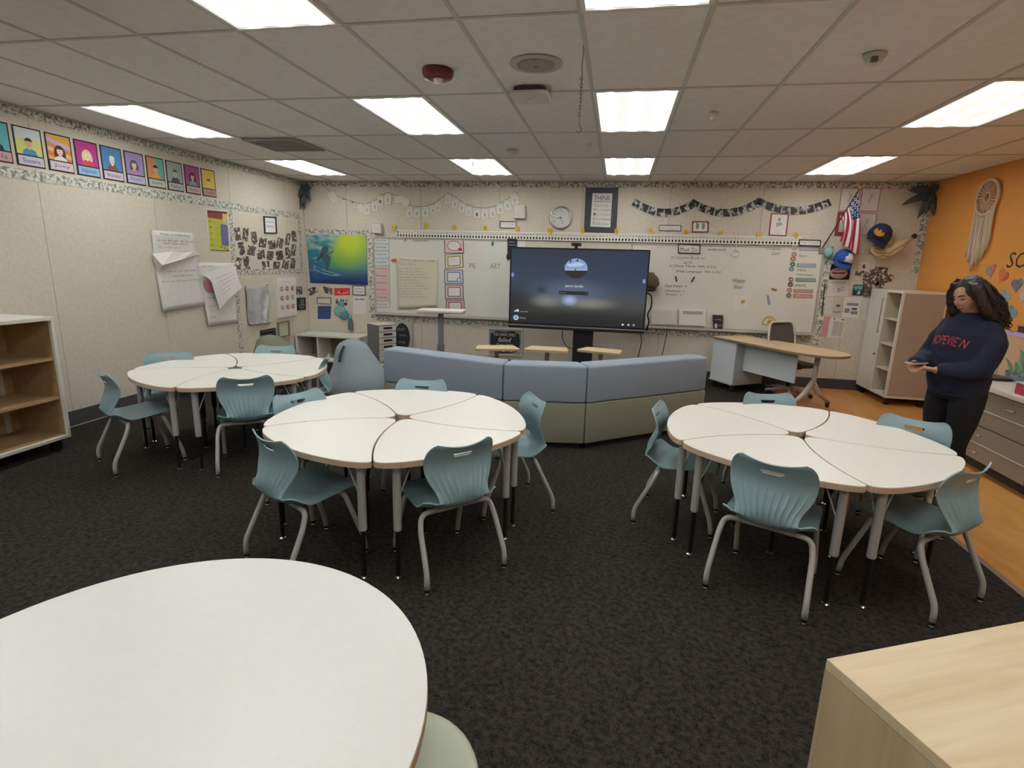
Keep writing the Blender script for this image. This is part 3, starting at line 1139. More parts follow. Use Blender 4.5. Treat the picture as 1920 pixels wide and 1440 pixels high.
MB().tube([(0, 0, .37), (0, 0, .09)], [.03, .024], 12).build('gas_lift', M('1f1e20', .4), t, smooth=True)
for k in range(5):
    a = 2 * math.pi * k / 5 + .3
    lg = MB().tube([(.02 * math.cos(a), .02 * math.sin(a), .10), (.29 * math.cos(a), .29 * math.sin(a), .07)], [.026, .016], 10).build('base_leg', M('c3b8b4', .4), t, smooth=True)
    MB().ell((.29 * math.cos(a), .29 * math.sin(a), .03), (.028, .028, .03), seg=12, rings=8).build('caster', M('1d1c1b', .5), lg, smooth=True)

# ---------------------------------------------------------------- television on a stand
TYV = 3.45
tx0, tx1, tz0, tz1 = -1.215, .665, .775, 1.865


def screen_material():
    m = bpy.data.materials.new('screen_picture')
    m.use_nodes = True
    nt = m.node_tree
    b = nt.nodes['Principled BSDF']
    b.inputs['Base Color'].default_value = (.004, .004, .005, 1)
    b.inputs['Roughness'].default_value = .25
    b.inputs['Specular IOR Level'].default_value = .08
    uv = nt.nodes.new('ShaderNodeTexCoord')
    sp = nt.nodes.new('ShaderNodeSeparateXYZ')
    nt.links.new(uv.outputs['Object'], sp.inputs[0])
    # vertical run of colour: dark slate, blue grey, warm dark
    mr = nt.nodes.new('ShaderNodeMapRange')
    mr.inputs['From Min'].default_value = tz0
    mr.inputs['From Max'].default_value = tz1
    nt.links.new(sp.outputs['Z'], mr.inputs['Value'])
    r = nt.nodes.new('ShaderNodeValToRGB')
    el = r.color_ramp.elements
    for _ in range(4):
        el.new(.5)
    for e_, (p, h) in zip(el, ((0, '2c2d2e'), (.18, '343432'), (.30, '4b4c48'), (.42, '454e58'), (.62, '3c4658'), (1, '363c49'))):
        e_.position, e_.color = p, lin(h)
    nt.links.new(mr.outputs[0], r.inputs['Fac'])
    prev = r.outputs['Color']

    def blob(cx, cz, rx, rz, h, amt, mode='MIX'):
        nonlocal prev
        a = nt.nodes.new('ShaderNodeVectorMath')
        a.operation = 'SUBTRACT'
        a.inputs[1].default_value = (cx, 0, cz)
        cxyz = nt.nodes.new('ShaderNodeCombineXYZ')
        nt.links.new(sp.outputs['X'], cxyz.inputs[0])
        nt.links.new(sp.outputs['Z'], cxyz.inputs[2])
        nt.links.new(cxyz.outputs[0], a.inputs[0])
        s = nt.nodes.new('ShaderNodeVectorMath')
        s.operation = 'MULTIPLY'
        s.inputs[1].default_value = (1 / rx, 0, 1 / rz)
        nt.links.new(a.outputs[0], s.inputs[0])
        l = nt.nodes.new('ShaderNodeVectorMath')
        l.operation = 'LENGTH'
        nt.links.new(s.outputs[0], l.inputs[0])
        q = nt.nodes.new('ShaderNodeMapRange')
        q.interpolation_type = 'SMOOTHSTEP'
        q.inputs['From Min'].default_value = 0
        q.inputs['From Max'].default_value = 1
        q.inputs['To Min'].default_value = amt
        q.inputs['To Max'].default_value = 0
        nt.links.new(l.outputs['Value'], q.inputs['Value'])
        mx = nt.nodes.new('ShaderNodeMixRGB')
        mx.blend_type = mode
        mx.inputs['Color2'].default_value = lin(h)
        nt.links.new(q.outputs[0], mx.inputs['Fac'])
        nt.links.new(prev, mx.inputs['Color1'])
        prev = mx.outputs['Color']
    W, H = tx1 - tx0, tz1 - tz0

    def S(u, v):
        return tx0 + W * u, tz1 - H * v
    blob(*S(.02, .68), W * .30, H * .32, '2f3030', .9)
    blob(*S(.47, .55), W * .40, H * .25, '6f7c93', .45)
    blob(*S(.28, .66), W * .16, H * .11, '85857c', .75)
    blob(*S(.60, .67), W * .26, H * .10, '8c8a7e', .7)
    blob(*S(.45, .64), W * .08, H * .09, '9fb4d2', .95)
    blob(*S(.24, .52), W * .06, H * .08, '33393c', .8)
    blob(*S(.5, .95), W * .8, H * .18, '262728', .8)
    blob(*S(.95, .05), W * .5, H * .6, '333f56', .5)
    b.inputs['Emission Strength'].default_value = 1.0
    nt.links.new(prev, b.inputs['Emission Color'])
    return m


t = thing('interactive_display', 'large black television showing a blue sign-in screen on a stand', 'television')
bez = MB().box(tx0, tx1, TYV, TYV + .075, tz0, tz1).build('housing', M('141416', .4), t, bevel=.006)
TF = Face([(tx0, TYV, tz1), (tx1, TYV, tz1), (tx1, TYV, tz0), (tx0, TYV, tz0)], (0, -1, 0))
frame_on(TF, t, 'bezel', .016, '0d0d0f', 0, .007, (tx1 - tx0) / (tz1 - tz0), .35)
scr = MB().box(tx0 + .019, tx1 - .019, TYV - .003, TYV, tz0 + .055, tz1 - .019).build('screen', screen_material(), t)
MB().box(tx0, tx1, TYV - .012, TYV + .005, tz0 + .012, tz0 + .030).build('chin_strip', M('8f9092', .3, .8), t, bevel=.003)
MB().box(tx0, tx1, TYV - .008, TYV + .04, tz0 - .022, tz0 + .010).build('chin', M('101012', .4), t, bevel=.004)
cr = disc(.486, .245, .083, .122, 32)
sk = []
TF.prints([('2e2c2e', cr),
           ('8fa9d8', [p for p in disc(.486, .245, .083, .122, 32, math.pi + .12, 2 * math.pi - .12)] + [(.568, .262), (.404, .262)]),
           ('c5d4ee', [(.41, .20), (.50, .17), (.55, .19), (.52, .215), (.44, .225)]),
           ('b9cbe9', [(.405, .262), (.568, .254), (.568, .266), (.41, .272)]),
           ('2a2829', rect(.478, .25, .487, .268)),
           ('2f3134', [(.44, .135), (.452, .15), (.445, .18), (.437, .16)]), ('2f3134', [(.49, .128), (.50, .14), (.494, .17), (.486, .15)]),
           ('e6e8ec', 'Jamie Serafin', .415, .445, .545, .485),
           ('23252b', rect(.37, .525, .585, .57)), ('8b8e98', 'Password', .376, .540, .422, .558), ('8b8e98', 'i', .57, .54, .574, .558),
           ('7f95cf', disc(.022, .345, .011, .028, 14)), ('7f95cf', disc(.972, .375, .011, .028, 14)),
           ('dfe6ee', [(.04, .80), (.058, .79), (.066, .775), (.076, .79), (.078, .81), (.042, .81)]), ('d8dde3', 'Jamie Serafin', .09, .80, .145, .815),
           ('b9d8ea', disc(.056, .888, .021, .033, 20)), ('3c6f98', disc(.056, .88, .007, .011, 10)), ('3c6f98', rect(.046, .893, .066, .903)),
           ('d8dde3', 'Other user', .085, .878, .130, .897),
           ('dfe3ea', disc(.845, .915, .008, .013, 12)), ('dfe3ea', disc(.885, .915, .007, .012, 12)), ('c5c9d2', disc(.922, .915, .008, .013, 12)), ('262728', disc(.922, .915, .004, .007, 10))],
          .0034, scr, emit=.8)
MB().box(-.30 + .0, -.02, TYV + .085, TYV + .17, .02, 1.30).build('stand_column', M('17171a', .5), t)
MB().box(-.72, .40, TYV - .22, TYV + .42, .035, .06).build('stand_base', M('17171a', .5), t, bevel=.006)
for (x, y) in ((-.68, TYV - .18), (.36, TYV - .18), (-.68, TYV + .38), (.36, TYV + .38)):
    MB().lathe([(.01, -.016), (.02, -.014), (.02, .014), (.01, .016)], (x, y, .02), 14, axis='x').build('caster', M('161515', .5), t)
MB().box(-.8, .3, TYV + .075, TYV + .1, 1.0, 1.6).build('mount_plate', M('202023', .5), t)
# webcam on top
t = thing('webcam', 'small black webcam clipped on top of the television', 'webcam', (-.315, TYV + .03, tz1))
MB().box(-.022, .022, -.03, .03, 0, .03).build('clip', M('121214', .5), t, bevel=.003)
MB().box(-.07, .07, -.035, .02, .028, .072).build('body', M('17171a', .4), t, bevel=.015, bseg=3)
MB().lathe([(.014, -.04), (.014, -.03)], (0, 0, .05), 16, axis='y').build('lens', M('303a48', .1), t)
# cables at the television's right edge
cb = M('141416', .5)
MB_ = lambda pts, r: MB().tube([p for p in fillet(pts, .06, 5)], r, 8)
tag(MB_([(tx1 + .01, TYV + .05, 1.30), (tx1 + .06, TYV + .0, 1.27), (tx1 + .075, TYV, 1.12), (tx1 + .02, TYV + .02, 1.02), (tx1 + .06, TYV, .93), (tx1 + .03, TYV + .04, .80)], .011).build('cable', cb, smooth=True),
    'thick black cable looping at the right edge of the television', 'cable')
tag(MB_([(.62, TYV + .06, .77), (.66, TYV + .3, .60), (.62, TYV + .40, .30), (.80, TYV + .45, .10), (.95, TYV + .48, .20), (1.02, YB - .1, .60), (1.05, YB - .02, .80)], .006).build('cable', cb, smooth=True),
    'thin black cable from the television down to the wall on the right', 'cable')
tag(MB_([(-.45, TYV + .12, .95), (-.46, TYV + .14, .62), (-.40, TYV + .16, .50), (-.25, TYV + .19, .45)], .006).build('cable', cb, smooth=True),
    'thin black cable hanging left of the television stand column', 'cable')
t = thing('winter_hat', 'small dark brown hat hanging behind the right edge of the television', 'hat', (.745, 4.165, 1.42))
MB().loft([((0, 0, -.10), (.05, 0, 0), (0, .05, 0)), ((.02, 0, -.02), (.10, 0, 0), (0, .08, 0)), ((.01, 0, .07), (.09, 0, 0), (0, .07, 0)), ((-.02, 0, .15), (.04, 0, 0), (0, .04, 0))]).build('crown', M('5b4b3b', .9, var=.3, vscale=30), t, smooth=True)
MB().loft([((0, 0, -.125), (.02, 0, 0), (0, .02, 0)), ((0, 0, -.115), (.07, 0, 0), (0, .06, 0)), ((.0, 0, -.095), (.085, 0, 0), (0, .07, 0)), ((.0, 0, -.075), (.07, 0, 0), (0, .06, 0))]).build('brim', M('38302a', .9), t, smooth=True)

# three small wood-topped tables between sofa and television
stoptop = ramp_mat('birch_top', [(0.3, 'd3b78c'), (0.7, 'e0c79e')], scale=4, detail=5, rough=.45, stretch=(8, 1, 1), distort=.4)
for (x, y, rz, lab) in ((-1.115, 2.22, .30, 'left of the three, before the chalkboard sign'), (-.515, 2.34, 0, 'middle of the three, beside the television stand'), (.125, 2.45, -.25, 'right of the three, before the wall sockets')):
    t = thing('laptop_table', 'small birch topped pedestal table, %s' % lab, 'table', (x, y, 0), rz, 'small tables behind the sofa')
    z = .655
    poly = [(p.x, p.y) for p in fillet([(-.27, -.15, 0), (.27, -.15, 0), (.22, .15, 0), (-.22, .15, 0)], .05, 5, closed=True)]
    tp = MB().prism(poly, z - .004, z).build('tabletop', stoptop, t)
    MB().prism(poly, z - .026, z - .0038).build('edge_band', M('b59a78', .5), tp)
    MB().lathe([(.026, .02), (.026, z - .026)], seg=14).build('post', M('8d8a86', .4, .4), t, autosmooth=.6)
    MB().prism(rrect(-.2, .2, -.16, .16, .06), 0, .018).build('base', M('8d8a86', .4, .4), t, bevel=.004)

# standing desk with a white top
t = thing('standing_desk', 'tall narrow white topped standing desk on one grey post', 'desk', (-2.08, 3.02, 0), math.radians(8))
poly = rrect(-.30, .32, -.20, .20, .03)
MB().prism(poly, .975, 1.0).build('tabletop', M('e6e0d8', .4), t, bevel=.003)
MB().prism([(x * .99, y * .98) for x, y in poly], .962, .976).build('underside', M('b49c8c', .6), t)
MB().box(-.035, .035, -.03, .03, .40, .962).build('upper_post', M('85858a', .45, .3), t, bevel=.004)
MB().box(-.045, .045, -.04, .04, .02, .52).build('lower_post', M('7a7a7e', .45, .3), t, bevel=.004)
MB().box(-.22, .10, -.05, .05, .945, .962).build('support_arm', M('6d6c70', .5), t)
MB().box(-.28, .28, -.04, .04, 0, .03).build('foot', M('7a7a7e', .45, .3), t, bevel=.006)
MB().box(-.04, .04, -.25, .25, 0, .03).build('foot', M('7a7a7e', .45, .3), t, bevel=.006)

# low white shelf bench under the surf picture
t = thing('low_bench', 'low white open shelf bench in the left back corner', 'bench')
x0, x1, y0, y1, zt = -4.77, -3.66, 3.77, 4.22, .435
MB().box(x0, x1, y0, y1, zt - .03, zt).build('top_panel', whitep, t, bevel=.003)
for (a, b) in ((x0, x0 + .03), (x1 - .03, x1), (x0 + .36, x0 + .385)):
    MB().box(a, b, y0 + (.0 if a in (x0, x1 - .03) else .02), y1, .03, zt - .03).build('upright', whitep, t)
MB().box(x0 + .03, x1 - .03, y1 - .02, y1, .03, zt - .03).build('back_panel', M('8d7c68', .6), t)
MB().box(x0, x1, y0, y1, .03, .055).build('bottom_panel', M('cfc6b8', .5), t, bevel=.002)
MB().box(x0 + .04, x1 - .04, y0 + .05, y1 - .05, 0, .03).build('plinth', M('1f1d1b', .6), t)
# low wood curved shelf beside the bench
t = thing('curved_shelf', 'low pale wood curved shelf between bench and grey bean bag', 'shelf')
arc = [(-3.55 + .95 * math.cos(a), 3.0 + .62 * math.sin(a)) for a in [math.pi * (1.15 - .95 * k / 16) for k in range(17)]]
arc2 = [(-3.55 + .72 * math.cos(a), 3.0 + .42 * math.sin(a)) for a in [math.pi * (.20 + .95 * k / 16) for k in range(17)]]
MB().prism([(x - .18, y - .22) for x, y in arc + arc2], .13, .155).build('top_panel', M('d6c9ae', .5), t)
MB().prism([(x * .995 - .20, y - .22) for x, y in arc + arc2], .0, .13).build('body', M('2a2622', .7), t)

# grey drawer tower
t = thing('drawer_tower', 'grey drawer tower with seven white drawers behind the bean bag', 'drawers', (-3.24, 3.68, 0), math.radians(55))
w, d, h = .155, .17, .69
MB().box(-w, w, -d + .02, d, 0, h - .012).build('case', M('6c6e71', .5), t, bevel=.004)
MB().box(-w - .004, w + .004, -d, d, h - .012, h).build('top_panel', M('c9c2b6', .45), t, bevel=.004)
for k in range(7):
    z1 = h - .02 - k * .094
    dd = MB().box(-w + .008, w - .008, -d, -d + .02, z1 - .086, z1).build('drawer', M('c3beb6', .45), t, bevel=.008, bseg=3)
    MB().prism(rrect(-.075, .075, z1 - .052, z1 - .02, .012, 3), 0, .003, mat=Matrix.Translation((0, -d, 0)) @ Matrix.Rotation(math.pi / 2, 4, 'X')).build('pull_slot', M('171616', .6), dd)

# bean bags


def bean(name, label, loc, secs, mat, rz=0.0):
    t = thing(name, label, 'bean bag', loc, rz)
    mb = MB()
    mb.loft([((x, y, z), (rx, 0, 0), (0, ry, 0)) for (x, y, z, rx, ry) in secs], seg=40)
    me = mb.mesh('bag', mat, smooth=True)
    for v in me.vertices:
        n = noise.noise(v.co * 4.0) * .018 + noise.noise(Vector((v.co.x * 3, v.co.y * 3, v.co.z * 16))) * .006
        r = Vector((v.co.x, v.co.y, 0))
        if r.length > .02:
            v.co += r.normalized() * n
    me.polygons.foreach_set('use_smooth', [True] * len(me.polygons))
    obj('bag', me, t)
    return t


bag_m = M('8e979d', .92, var=.05, vscale=90, bump=.12, bscale=250, name='bean_bag_grey')
t = bean('bean_bag', 'big grey blue teardrop bean bag chair left of the sofa', (-2.66, 1.72, 0),
         [(0, 0, .02, .28, .26), (0, 0, .05, .35, .33), (.0, 0, .16, .37, .36), (-.02, .02, .30, .345, .32), (-.05, .04, .42, .285, .25), (-.075, .05, .53, .235, .20), (-.09, .05, .62, .19, .165), (-.10, .05, .68, .14, .125), (-.10, .05, .715, .07, .065), (-.10, .05, .722, .02, .02)], bag_m)
MB().tube(fillet([(-.125, -.108, .665), (-.14, -.142, .61), (-.148, -.175, .55), (-.145, -.20, .49)], .03, 4), .013, 8).build('handle', M('2b2c30', .7), t, smooth=True)
MB().lathe([(.352, .028), (.362, .04), (.352, .052)], seg=40).build('piping', M('a6adb2', .8), t)
ol_m = M('7d806a', .92, var=.06, vscale=90, bump=.12, bscale=250, name='bean_bag_olive')
t = bean('bean_bag', 'olive green bean bag by the left wall under the silver cloth', (-4.10, 2.25, 0),
         [(0, 0, .02, .26, .25), (0, 0, .05, .33, .32), (0, 0, .2, .35, .34), (-.0, 0, .36, .30, .29), (-.03, 0, .48, .235, .22), (-.05, 0, .57, .175, .16), (-.06, 0, .62, .11, .10), (-.06, 0, .64, .03, .03)], ol_m)
MB().lathe([(.338, .06), (.348, .075), (.338, .09)], seg=40).build('piping', M('5d604e', .8), t)

# ---------------------------------------------------------------- near round table, stool, wood cabinet
t = thing('round_table', 'large round white table in the near left corner', 'table', (-.675, -3.345, 0))
n = 96
poly = [(.608 * math.cos(2 * math.pi * k / n), .608 * math.sin(2 * math.pi * k / n)) for k in range(n)]
tp = MB().prism(poly, .715, .72).build('tabletop', M('dddbd6', .38, var=.015, vscale=40), t)  # same laminate as the desks, darkened to paint in the lens vignette
MB().prism([(x * 1.002, y * 1.002) for x, y in poly], .69, .7152).build('edge_band', M('b3987b', .5), tp)
MB().lathe([(.045, .02), (.045, .64), (.06, .65), (.06, .69)], seg=20).build('pedestal', grey_tube, t, autosmooth=.6)
MB().lathe([(.30, .0), (.30, .012), (.06, .03), (.05, .05)], seg=32).build('base', grey_tube, t, autosmooth=.6)
sage = M('b5bba5', .45, name='sage_plastic')
t = thing('stool', 'sage green round stool tucked beside the near round table', 'stool', (-.19, -3.135, 0))
MB().lathe([(.02, .446), (.15, .447), (.185, .45), (.20, .444), (.205, .43), (.195, .41), (.15, .40)], seg=44).build('seat', sage, t, smooth=True)
MB().lathe([(.15, .40), (.10, .33), (.085, .25), (.10, .15), (.15, .05), (.155, .02)], seg=40).build('body', sage, t, smooth=True)
MB().lathe([(.16, .03), (.165, .012), (.15, 0)], seg=40).build('foot', M('6c6f66', .7), t, smooth=True)

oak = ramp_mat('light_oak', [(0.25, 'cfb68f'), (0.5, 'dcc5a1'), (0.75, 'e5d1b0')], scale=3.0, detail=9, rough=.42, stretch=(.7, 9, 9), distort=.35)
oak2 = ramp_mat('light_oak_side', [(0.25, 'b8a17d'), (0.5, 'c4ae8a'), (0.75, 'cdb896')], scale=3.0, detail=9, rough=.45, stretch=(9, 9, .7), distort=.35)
wa = Vector((.812, -2.89, 0))
wrot = math.radians(25.4)
t = thing('wood_cabinet', 'light oak cabinet with a wide top in the near right corner', 'cabinet', wa, wrot)
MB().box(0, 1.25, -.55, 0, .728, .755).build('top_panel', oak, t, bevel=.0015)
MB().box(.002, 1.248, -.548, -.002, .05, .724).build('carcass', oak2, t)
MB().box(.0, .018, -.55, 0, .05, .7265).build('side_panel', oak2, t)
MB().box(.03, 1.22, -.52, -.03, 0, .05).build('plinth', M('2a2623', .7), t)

# ---------------------------------------------------------------- on the counter
CT = .755
glass = bpy.data.materials.new('aquarium_glass')
glass.use_nodes = True
gb = glass.node_tree.nodes['Principled BSDF']
gb.inputs['Alpha'].default_value = .10
gb.inputs['Roughness'].default_value = .02
gb.inputs['Base Color'].default_value = (.80, .90, .90, 1)
ax0, ax1, ay0, ay1, az1 = 3.745, 4.14, .86, 1.53, 1.165
t = thing('aquarium', 'small planted aquarium with a lilac rim on the counter', 'aquarium')
for (a, b, c, d) in ((ax0, ax0 + .005, ay0, ay1), (ax1 - .005, ax1, ay0, ay1), (ax0 + .005, ax1 - .005, ay1 - .005, ay1), (ax0 + .005, ax1 - .005, ay0, ay0 + .005)):
    MB().box(a, b, c, d, CT + .01, az1).build('glass_pane', glass, t)
MB().box(ax0 - .004, ax1 + .004, ay0 - .004, ay1 + .004, CT, CT + .012).build('base_rim', M('5b6a86', .4), t)
mb = MB()
for (a, b, c, d) in ((ax0 - .006, ax0 + .02, ay0 - .006, ay1 + .006), (ax1 - .02, ax1 + .006, ay0 - .006, ay1 + .006), (ax0, ax1, ay1 - .02, ay1 + .006), (ax0, ax1, ay0 - .006, ay0 + .02)):
    mb.box(a, b, c, d, az1 - .02, az1 + .012)
mb.build('top_rim', M('b9a6d6', .35), t)
for (a, c) in ((ax0 - .004, ay1 - .008), (ax0 - .004, ay0 - .004)):
    MB().box(a, a + .012, c, c + .012, CT, az1).build('corner_strip', M('b3b0c8', .3), t)
gr = MB()
for k in range(260):
    gr.ell((RNG.uniform(ax0 + .03, ax1 - .03), RNG.uniform(ay0 + .03, ay1 - .03), CT + .03 + RNG.uniform(0, .035)), [RNG.uniform(.010, .02)] * 3, seg=6, rings=4, mi=RNG.choice((0, 0, 1, 2)))
g = gr.build('gravel', [M('2b333c', .4), M('7d9bb4', .3), M('46566a', .3)], t, smooth=True)
g['kind'] = 'stuff'
for k in range(80):
    x, y = RNG.uniform(ax0 + .05, ax1 - .08), RNG.uniform(ay0 + .06, ay1 - .06)
    hgt = RNG.uniform(.10, .25)
    a = RNG.uniform(0, 6.28)
    pts = [Vector((x + math.cos(a) * .07 * s * s, y + math.sin(a) * .07 * s * s, CT + .05 + hgt * s)) for s in (0, .25, .5, .75, 1)]
    MB().tube(pts, [.005, .014, .017, .012, .002], 5).build('plant_leaf', M(RNG.choice(('5f8f3a', '7aa548', '4d7a35')), .5), t, smooth=True)
MB().box(ax1 - .03, ax1 - .012, ay0 + .03, ay1 - .03, CT + .05, az1 - .03).build('background_panel', ramp_mat('bark', [(.3, '2c221b'), (.7, '54402e')], scale=14, detail=6), t)
for (y, z, c) in ((1.20, 1.03, 'd89a5a'), (1.05, .99, 'c98a50'), (1.32, .96, 'd6a56a')):
    MB().ell((ax0 + .12, y, z), (.012, .03, .014), seg=10, rings=8).build('fish', M(c, .4), t, smooth=True)
t = thing('wooden_box', 'dark brown box with a tan lid on top of the aquarium', 'box', (3.94, 1.21, az1 + .012))
MB().box(-.14, .14, -.25, .26, 0, .05).build('box_body', M('3c2a20', .5), t, bevel=.004)
MB().box(-.15, .15, -.26, .27, .05, .062).build('lid', M('b08d68', .5), t, bevel=.003)
t = thing('pencil_box', 'red plastic box with a pale lid at the counter edge', 'box', (3.475, .60, CT))
MB().box(-.07, .07, -.12, .13, 0, .085).build('tub', M('c23a4e', .4), t, bevel=.012, bseg=3)
MB().box(-.074, .074, -.124, .134, .085, .097).build('lid', M('b9bcc0', .3), t, bevel=.004)
MB().box(-.073, -.07, -.03, .04, .05, .075).build('clasp', M('d8566a', .4), t)
t = thing('laptop', 'closed black laptop lying on the counter beside the aquarium', 'laptop', (3.595, 1.42, CT), .0)
MB().box(-.125, .125, -.17, .17, .004, .016).build('base', M('1c1b1d', .4), t, bevel=.004)
MB().box(-.125, .125, -.17, .17, .0165, .024).build('lid', M('232225', .35), t, bevel=.003)
for (x, y) in ((-.1, -.14), (.1, -.14), (-.1, .14), (.1, .14)):
    MB().lathe([(.01, 0), (.01, .005)], (x, y, 0), 10).build('foot', M('111111', .7), t)

# ================================================================== ON THE WALLS
leafy = ramp_mat('leafy_border_print', [(0.40, '7d8079'), (0.48, 'aeafa4'), (0.55, 'd3cec3'), (0.75, 'e2ddd2')], scale=34, detail=4, rough=.8)


def scallop(a, b, z0, z1, along):
    """wavy edged paper strip, as (along, z) outline"""
    n = max(8, int((b - a) / .05))
    top = [(a + (b - a) * k / n, z1 - (.006 if k % 2 else 0)) for k in range(n + 1)]
    bot = [(a + (b - a) * k / n, z0 + (.006 if k % 2 else 0)) for k in range(n + 1)]
    return top + bot[::-1]


def border(side, a, b, z0, z1, label, vertical=False):
    if vertical:
        o = [(y, x) for x, y in scallop(z0, z1, a, b, 'z')]
    else:
        o = scallop(a, b, z0, z1, 'h')
    k = len(o)
    if side == 'b':
        vs = [(h, YB, z) for h, z in o] + [(h, YB - .004, z) for h, z in o]
    else:
        s = .004 if side == 'l' else -.004
        X = XL if side == 'l' else XR
        vs = [(X, h, z) for h, z in o] + [(X + s, h, z) for h, z in o]
    mb = MB().add(vs, [tuple(range(k))[::-1], tuple(range(k, 2 * k))] + [(i, (i + 1) % k, k + (i + 1) % k, k + i) for i in range(k)])
    return tag(mb.build('wall_border', leafy), label, 'border')


border('l', YF + .01, YB - .01, 2.75, 2.828, 'leafy paper border along the top of the left wall')
border('l', -3.2, 4.16, 2.235, 2.325, 'leafy paper border under the row of portraits')
border('l', 2.455, 2.545, .16, 2.23, 'upright leafy border beside the yellow poster and silver cloth', True)
border('l', 4.07, 4.15, 1.475, 2.23, 'upright leafy border right of the pinned snapshots', True)
border('l', 2.56, 4.15, 1.385, 1.465, 'level leafy border below the pinned snapshots')
border('b', XL + .01, XR - .01, 2.745, 2.828, 'leafy paper border along the top of the back wall')
border('b', -4.78, -3.62, 2.02, 2.095, 'leafy paper border above the surf picture')
border('b', -3.705, -3.615, .70, 2.01, 'upright leafy border left of the whiteboard', True)
border('b', -3.60, -1.30, .665, .75, 'leafy border under the left whiteboard')
border('b', .70, 3.04, .655, .74, 'leafy border under the right whiteboard')
border('b', 3.065, 3.155, .62, 1.99, 'upright leafy border right of the right whiteboard', True)
border('b', 4.16, 4.25, 1.66, 2.74, 'upright leafy border in the corner by the orange wall', True)


def scrib(seed, u0, u1, v, h, hexc=INK, w=.35):
    """a line of unreadable small handwriting"""
    r = random.Random(seed)
    polys = []
    u = u0
    while u < u1:
        L = min(r.uniform(.05, .16), u1 - u)
        n = max(2, int(L / (h * .55)))
        for k in range(n):
            a = u + L * k / n
            b = u + L * (k + .8) / n
            t = v + r.uniform(-.4, 0) * h
            e = v + r.uniform(.3, .9) * h
            th = h * w
            polys.append([(a, t), (a + th * .6, t), (b, e), (b - th * .6, e)])
            polys.append([(a, e - th * .3), (b, t), (b, t + th * .4), (a, e + th * .1)])
        u += L + .03
    return (hexc, polys)


# ---------------------------------------------------------------- ten portraits
def portrait(bg, hair, skin, shirt, extra, strip, ink, name, long_hair=False, cx=.5, cy=.40):
    L = [(bg, rect(.05, .035, .95, .70))] + list(extra)
    if long_hair:
        L.append((hair, disc(cx, cy + .06, .23, .22, 20) ))
    L += [(shirt, [(cx - .26, .70), (cx - .22, cy + .19), (cx - .08, cy + .13), (cx + .08, cy + .13), (cx + .22, cy + .19), (cx + .26, .70)]),
          (skin, rect(cx - .05, cy + .05, cx + .05, cy + .16)),
          (skin, disc(cx, cy, .12, .115, 20)),
          (hair, disc(cx, cy - .05, .135, .085, 16, math.pi, 2 * math.pi)),
          (INK, [disc(cx - .045, cy - .005, .012, .01, 8), disc(cx + .045, cy - .005, .012, .01, 8)]),
          ('a04a44', [(cx - .04, cy + .055), (cx + .04, cy + .055), (cx + .02, cy + .072), (cx - .02, cy + .072)]),
          ('1f1d20', rect(.05, .70, .95, .735)),
          (strip, rect(.05, .735, .95, .965)),
          (ink, name, .2, .79, .82, .90)]
    return L


def stripes(cols, cx=.5):
    return [(c, [(.05, .1 + .12 * k), (.95, .28 + .12 * k), (.95, .40 + .12 * k), (.05, .22 + .12 * k)]) for k, c in enumerate(cols)]


PORT = [('teal', portrait('5fb0bb', '1f2022', 'e3c9ae', '22303a', [], 'cf9f98', '5b5a8a', 'Leila')),
        ('pale yellow with a blue shirt', portrait('cfd37a', '2b2523', 'd8b08d', '3f8fb5', [('c8d0d0', rect(.05, .035, .95, .3))], 'c5c2d0', '4a4560', 'Susana')),
        ('orange striped with long brown hair', portrait('e0a94f', '57261f', 'e6cfbb', 'e9e2dc', stripes(['c9b2c6', 'd58a62', 'e5c06a', 'd67c5c']), 'd9bfc9', '2f6f8d', 'Joey', True, .5, .45)),
        ('magenta with blond hair', portrait('b8348a', 'e3d2a0', 'ecdcb8', 'd8455e', [], '8fb4d6', '30569a', 'Hannah', True)),
        ('bright blue', portrait('4f86bd', 'dfe0cf', 'e6dcc0', '7d5a48', [], 'd4c3cf', '4a3b5c', 'Brandon')),
        ('violet', portrait('a08fbd', '6b5673', 'e0cdb4', 'b58bb0', [], 'b9b6cf', '4c6498', 'Kaylee', True, .46)),
        ('half orange half teal', portrait('d38a5f', '221f20', 'd3aa86', 'd9a24f', [('6faaa8', rect(.5, .035, .95, .70))], 'c2bfba', '4a474a', 'Benjamin')),
        ('grey green with a dark cap', portrait('9aa8a6', '5a4a4a', 'c9b9a4', '4a4c54', [], 'b5afb2', '565060', 'Madison', False, .52)),
        ('plum with long dark hair', portrait('a1427d', '3b2026', 'd9ab90', '62a09b', [], 'bfa79d', '8a4f43', 'Violet', True, .5)),
        ('mustard', portrait('d9b850', '5c4a2e', 'dcc382', 'd6b765', [], 'ae8d86', '7d4a3a', 'Callie', False, .5, .48))]
for k, (lk, lay) in enumerate(PORT):
    ya = -.113 + .268 * (k - 1)
    F = Face([(XL, ya, 2.672), (XL, ya + .238, 2.672), (XL, ya + .238, 2.352), (XL, ya, 2.352)], (1, 0, 0))
    o = F.base('student_portrait', M('1f1c22', .7), .004)
    F.prints(lay, .004, o)
    tag(o, '%s portrait in black frame, %s in the row' % (lk, ORD[k]), 'portrait', 'row of portraits on the left wall')

# ---------------------------------------------------------------- chart papers with folded flaps
paper_m = M('dcd7d2', .85, var=.04, vscale=12, bump=.1, bscale=10, name='chart_paper')


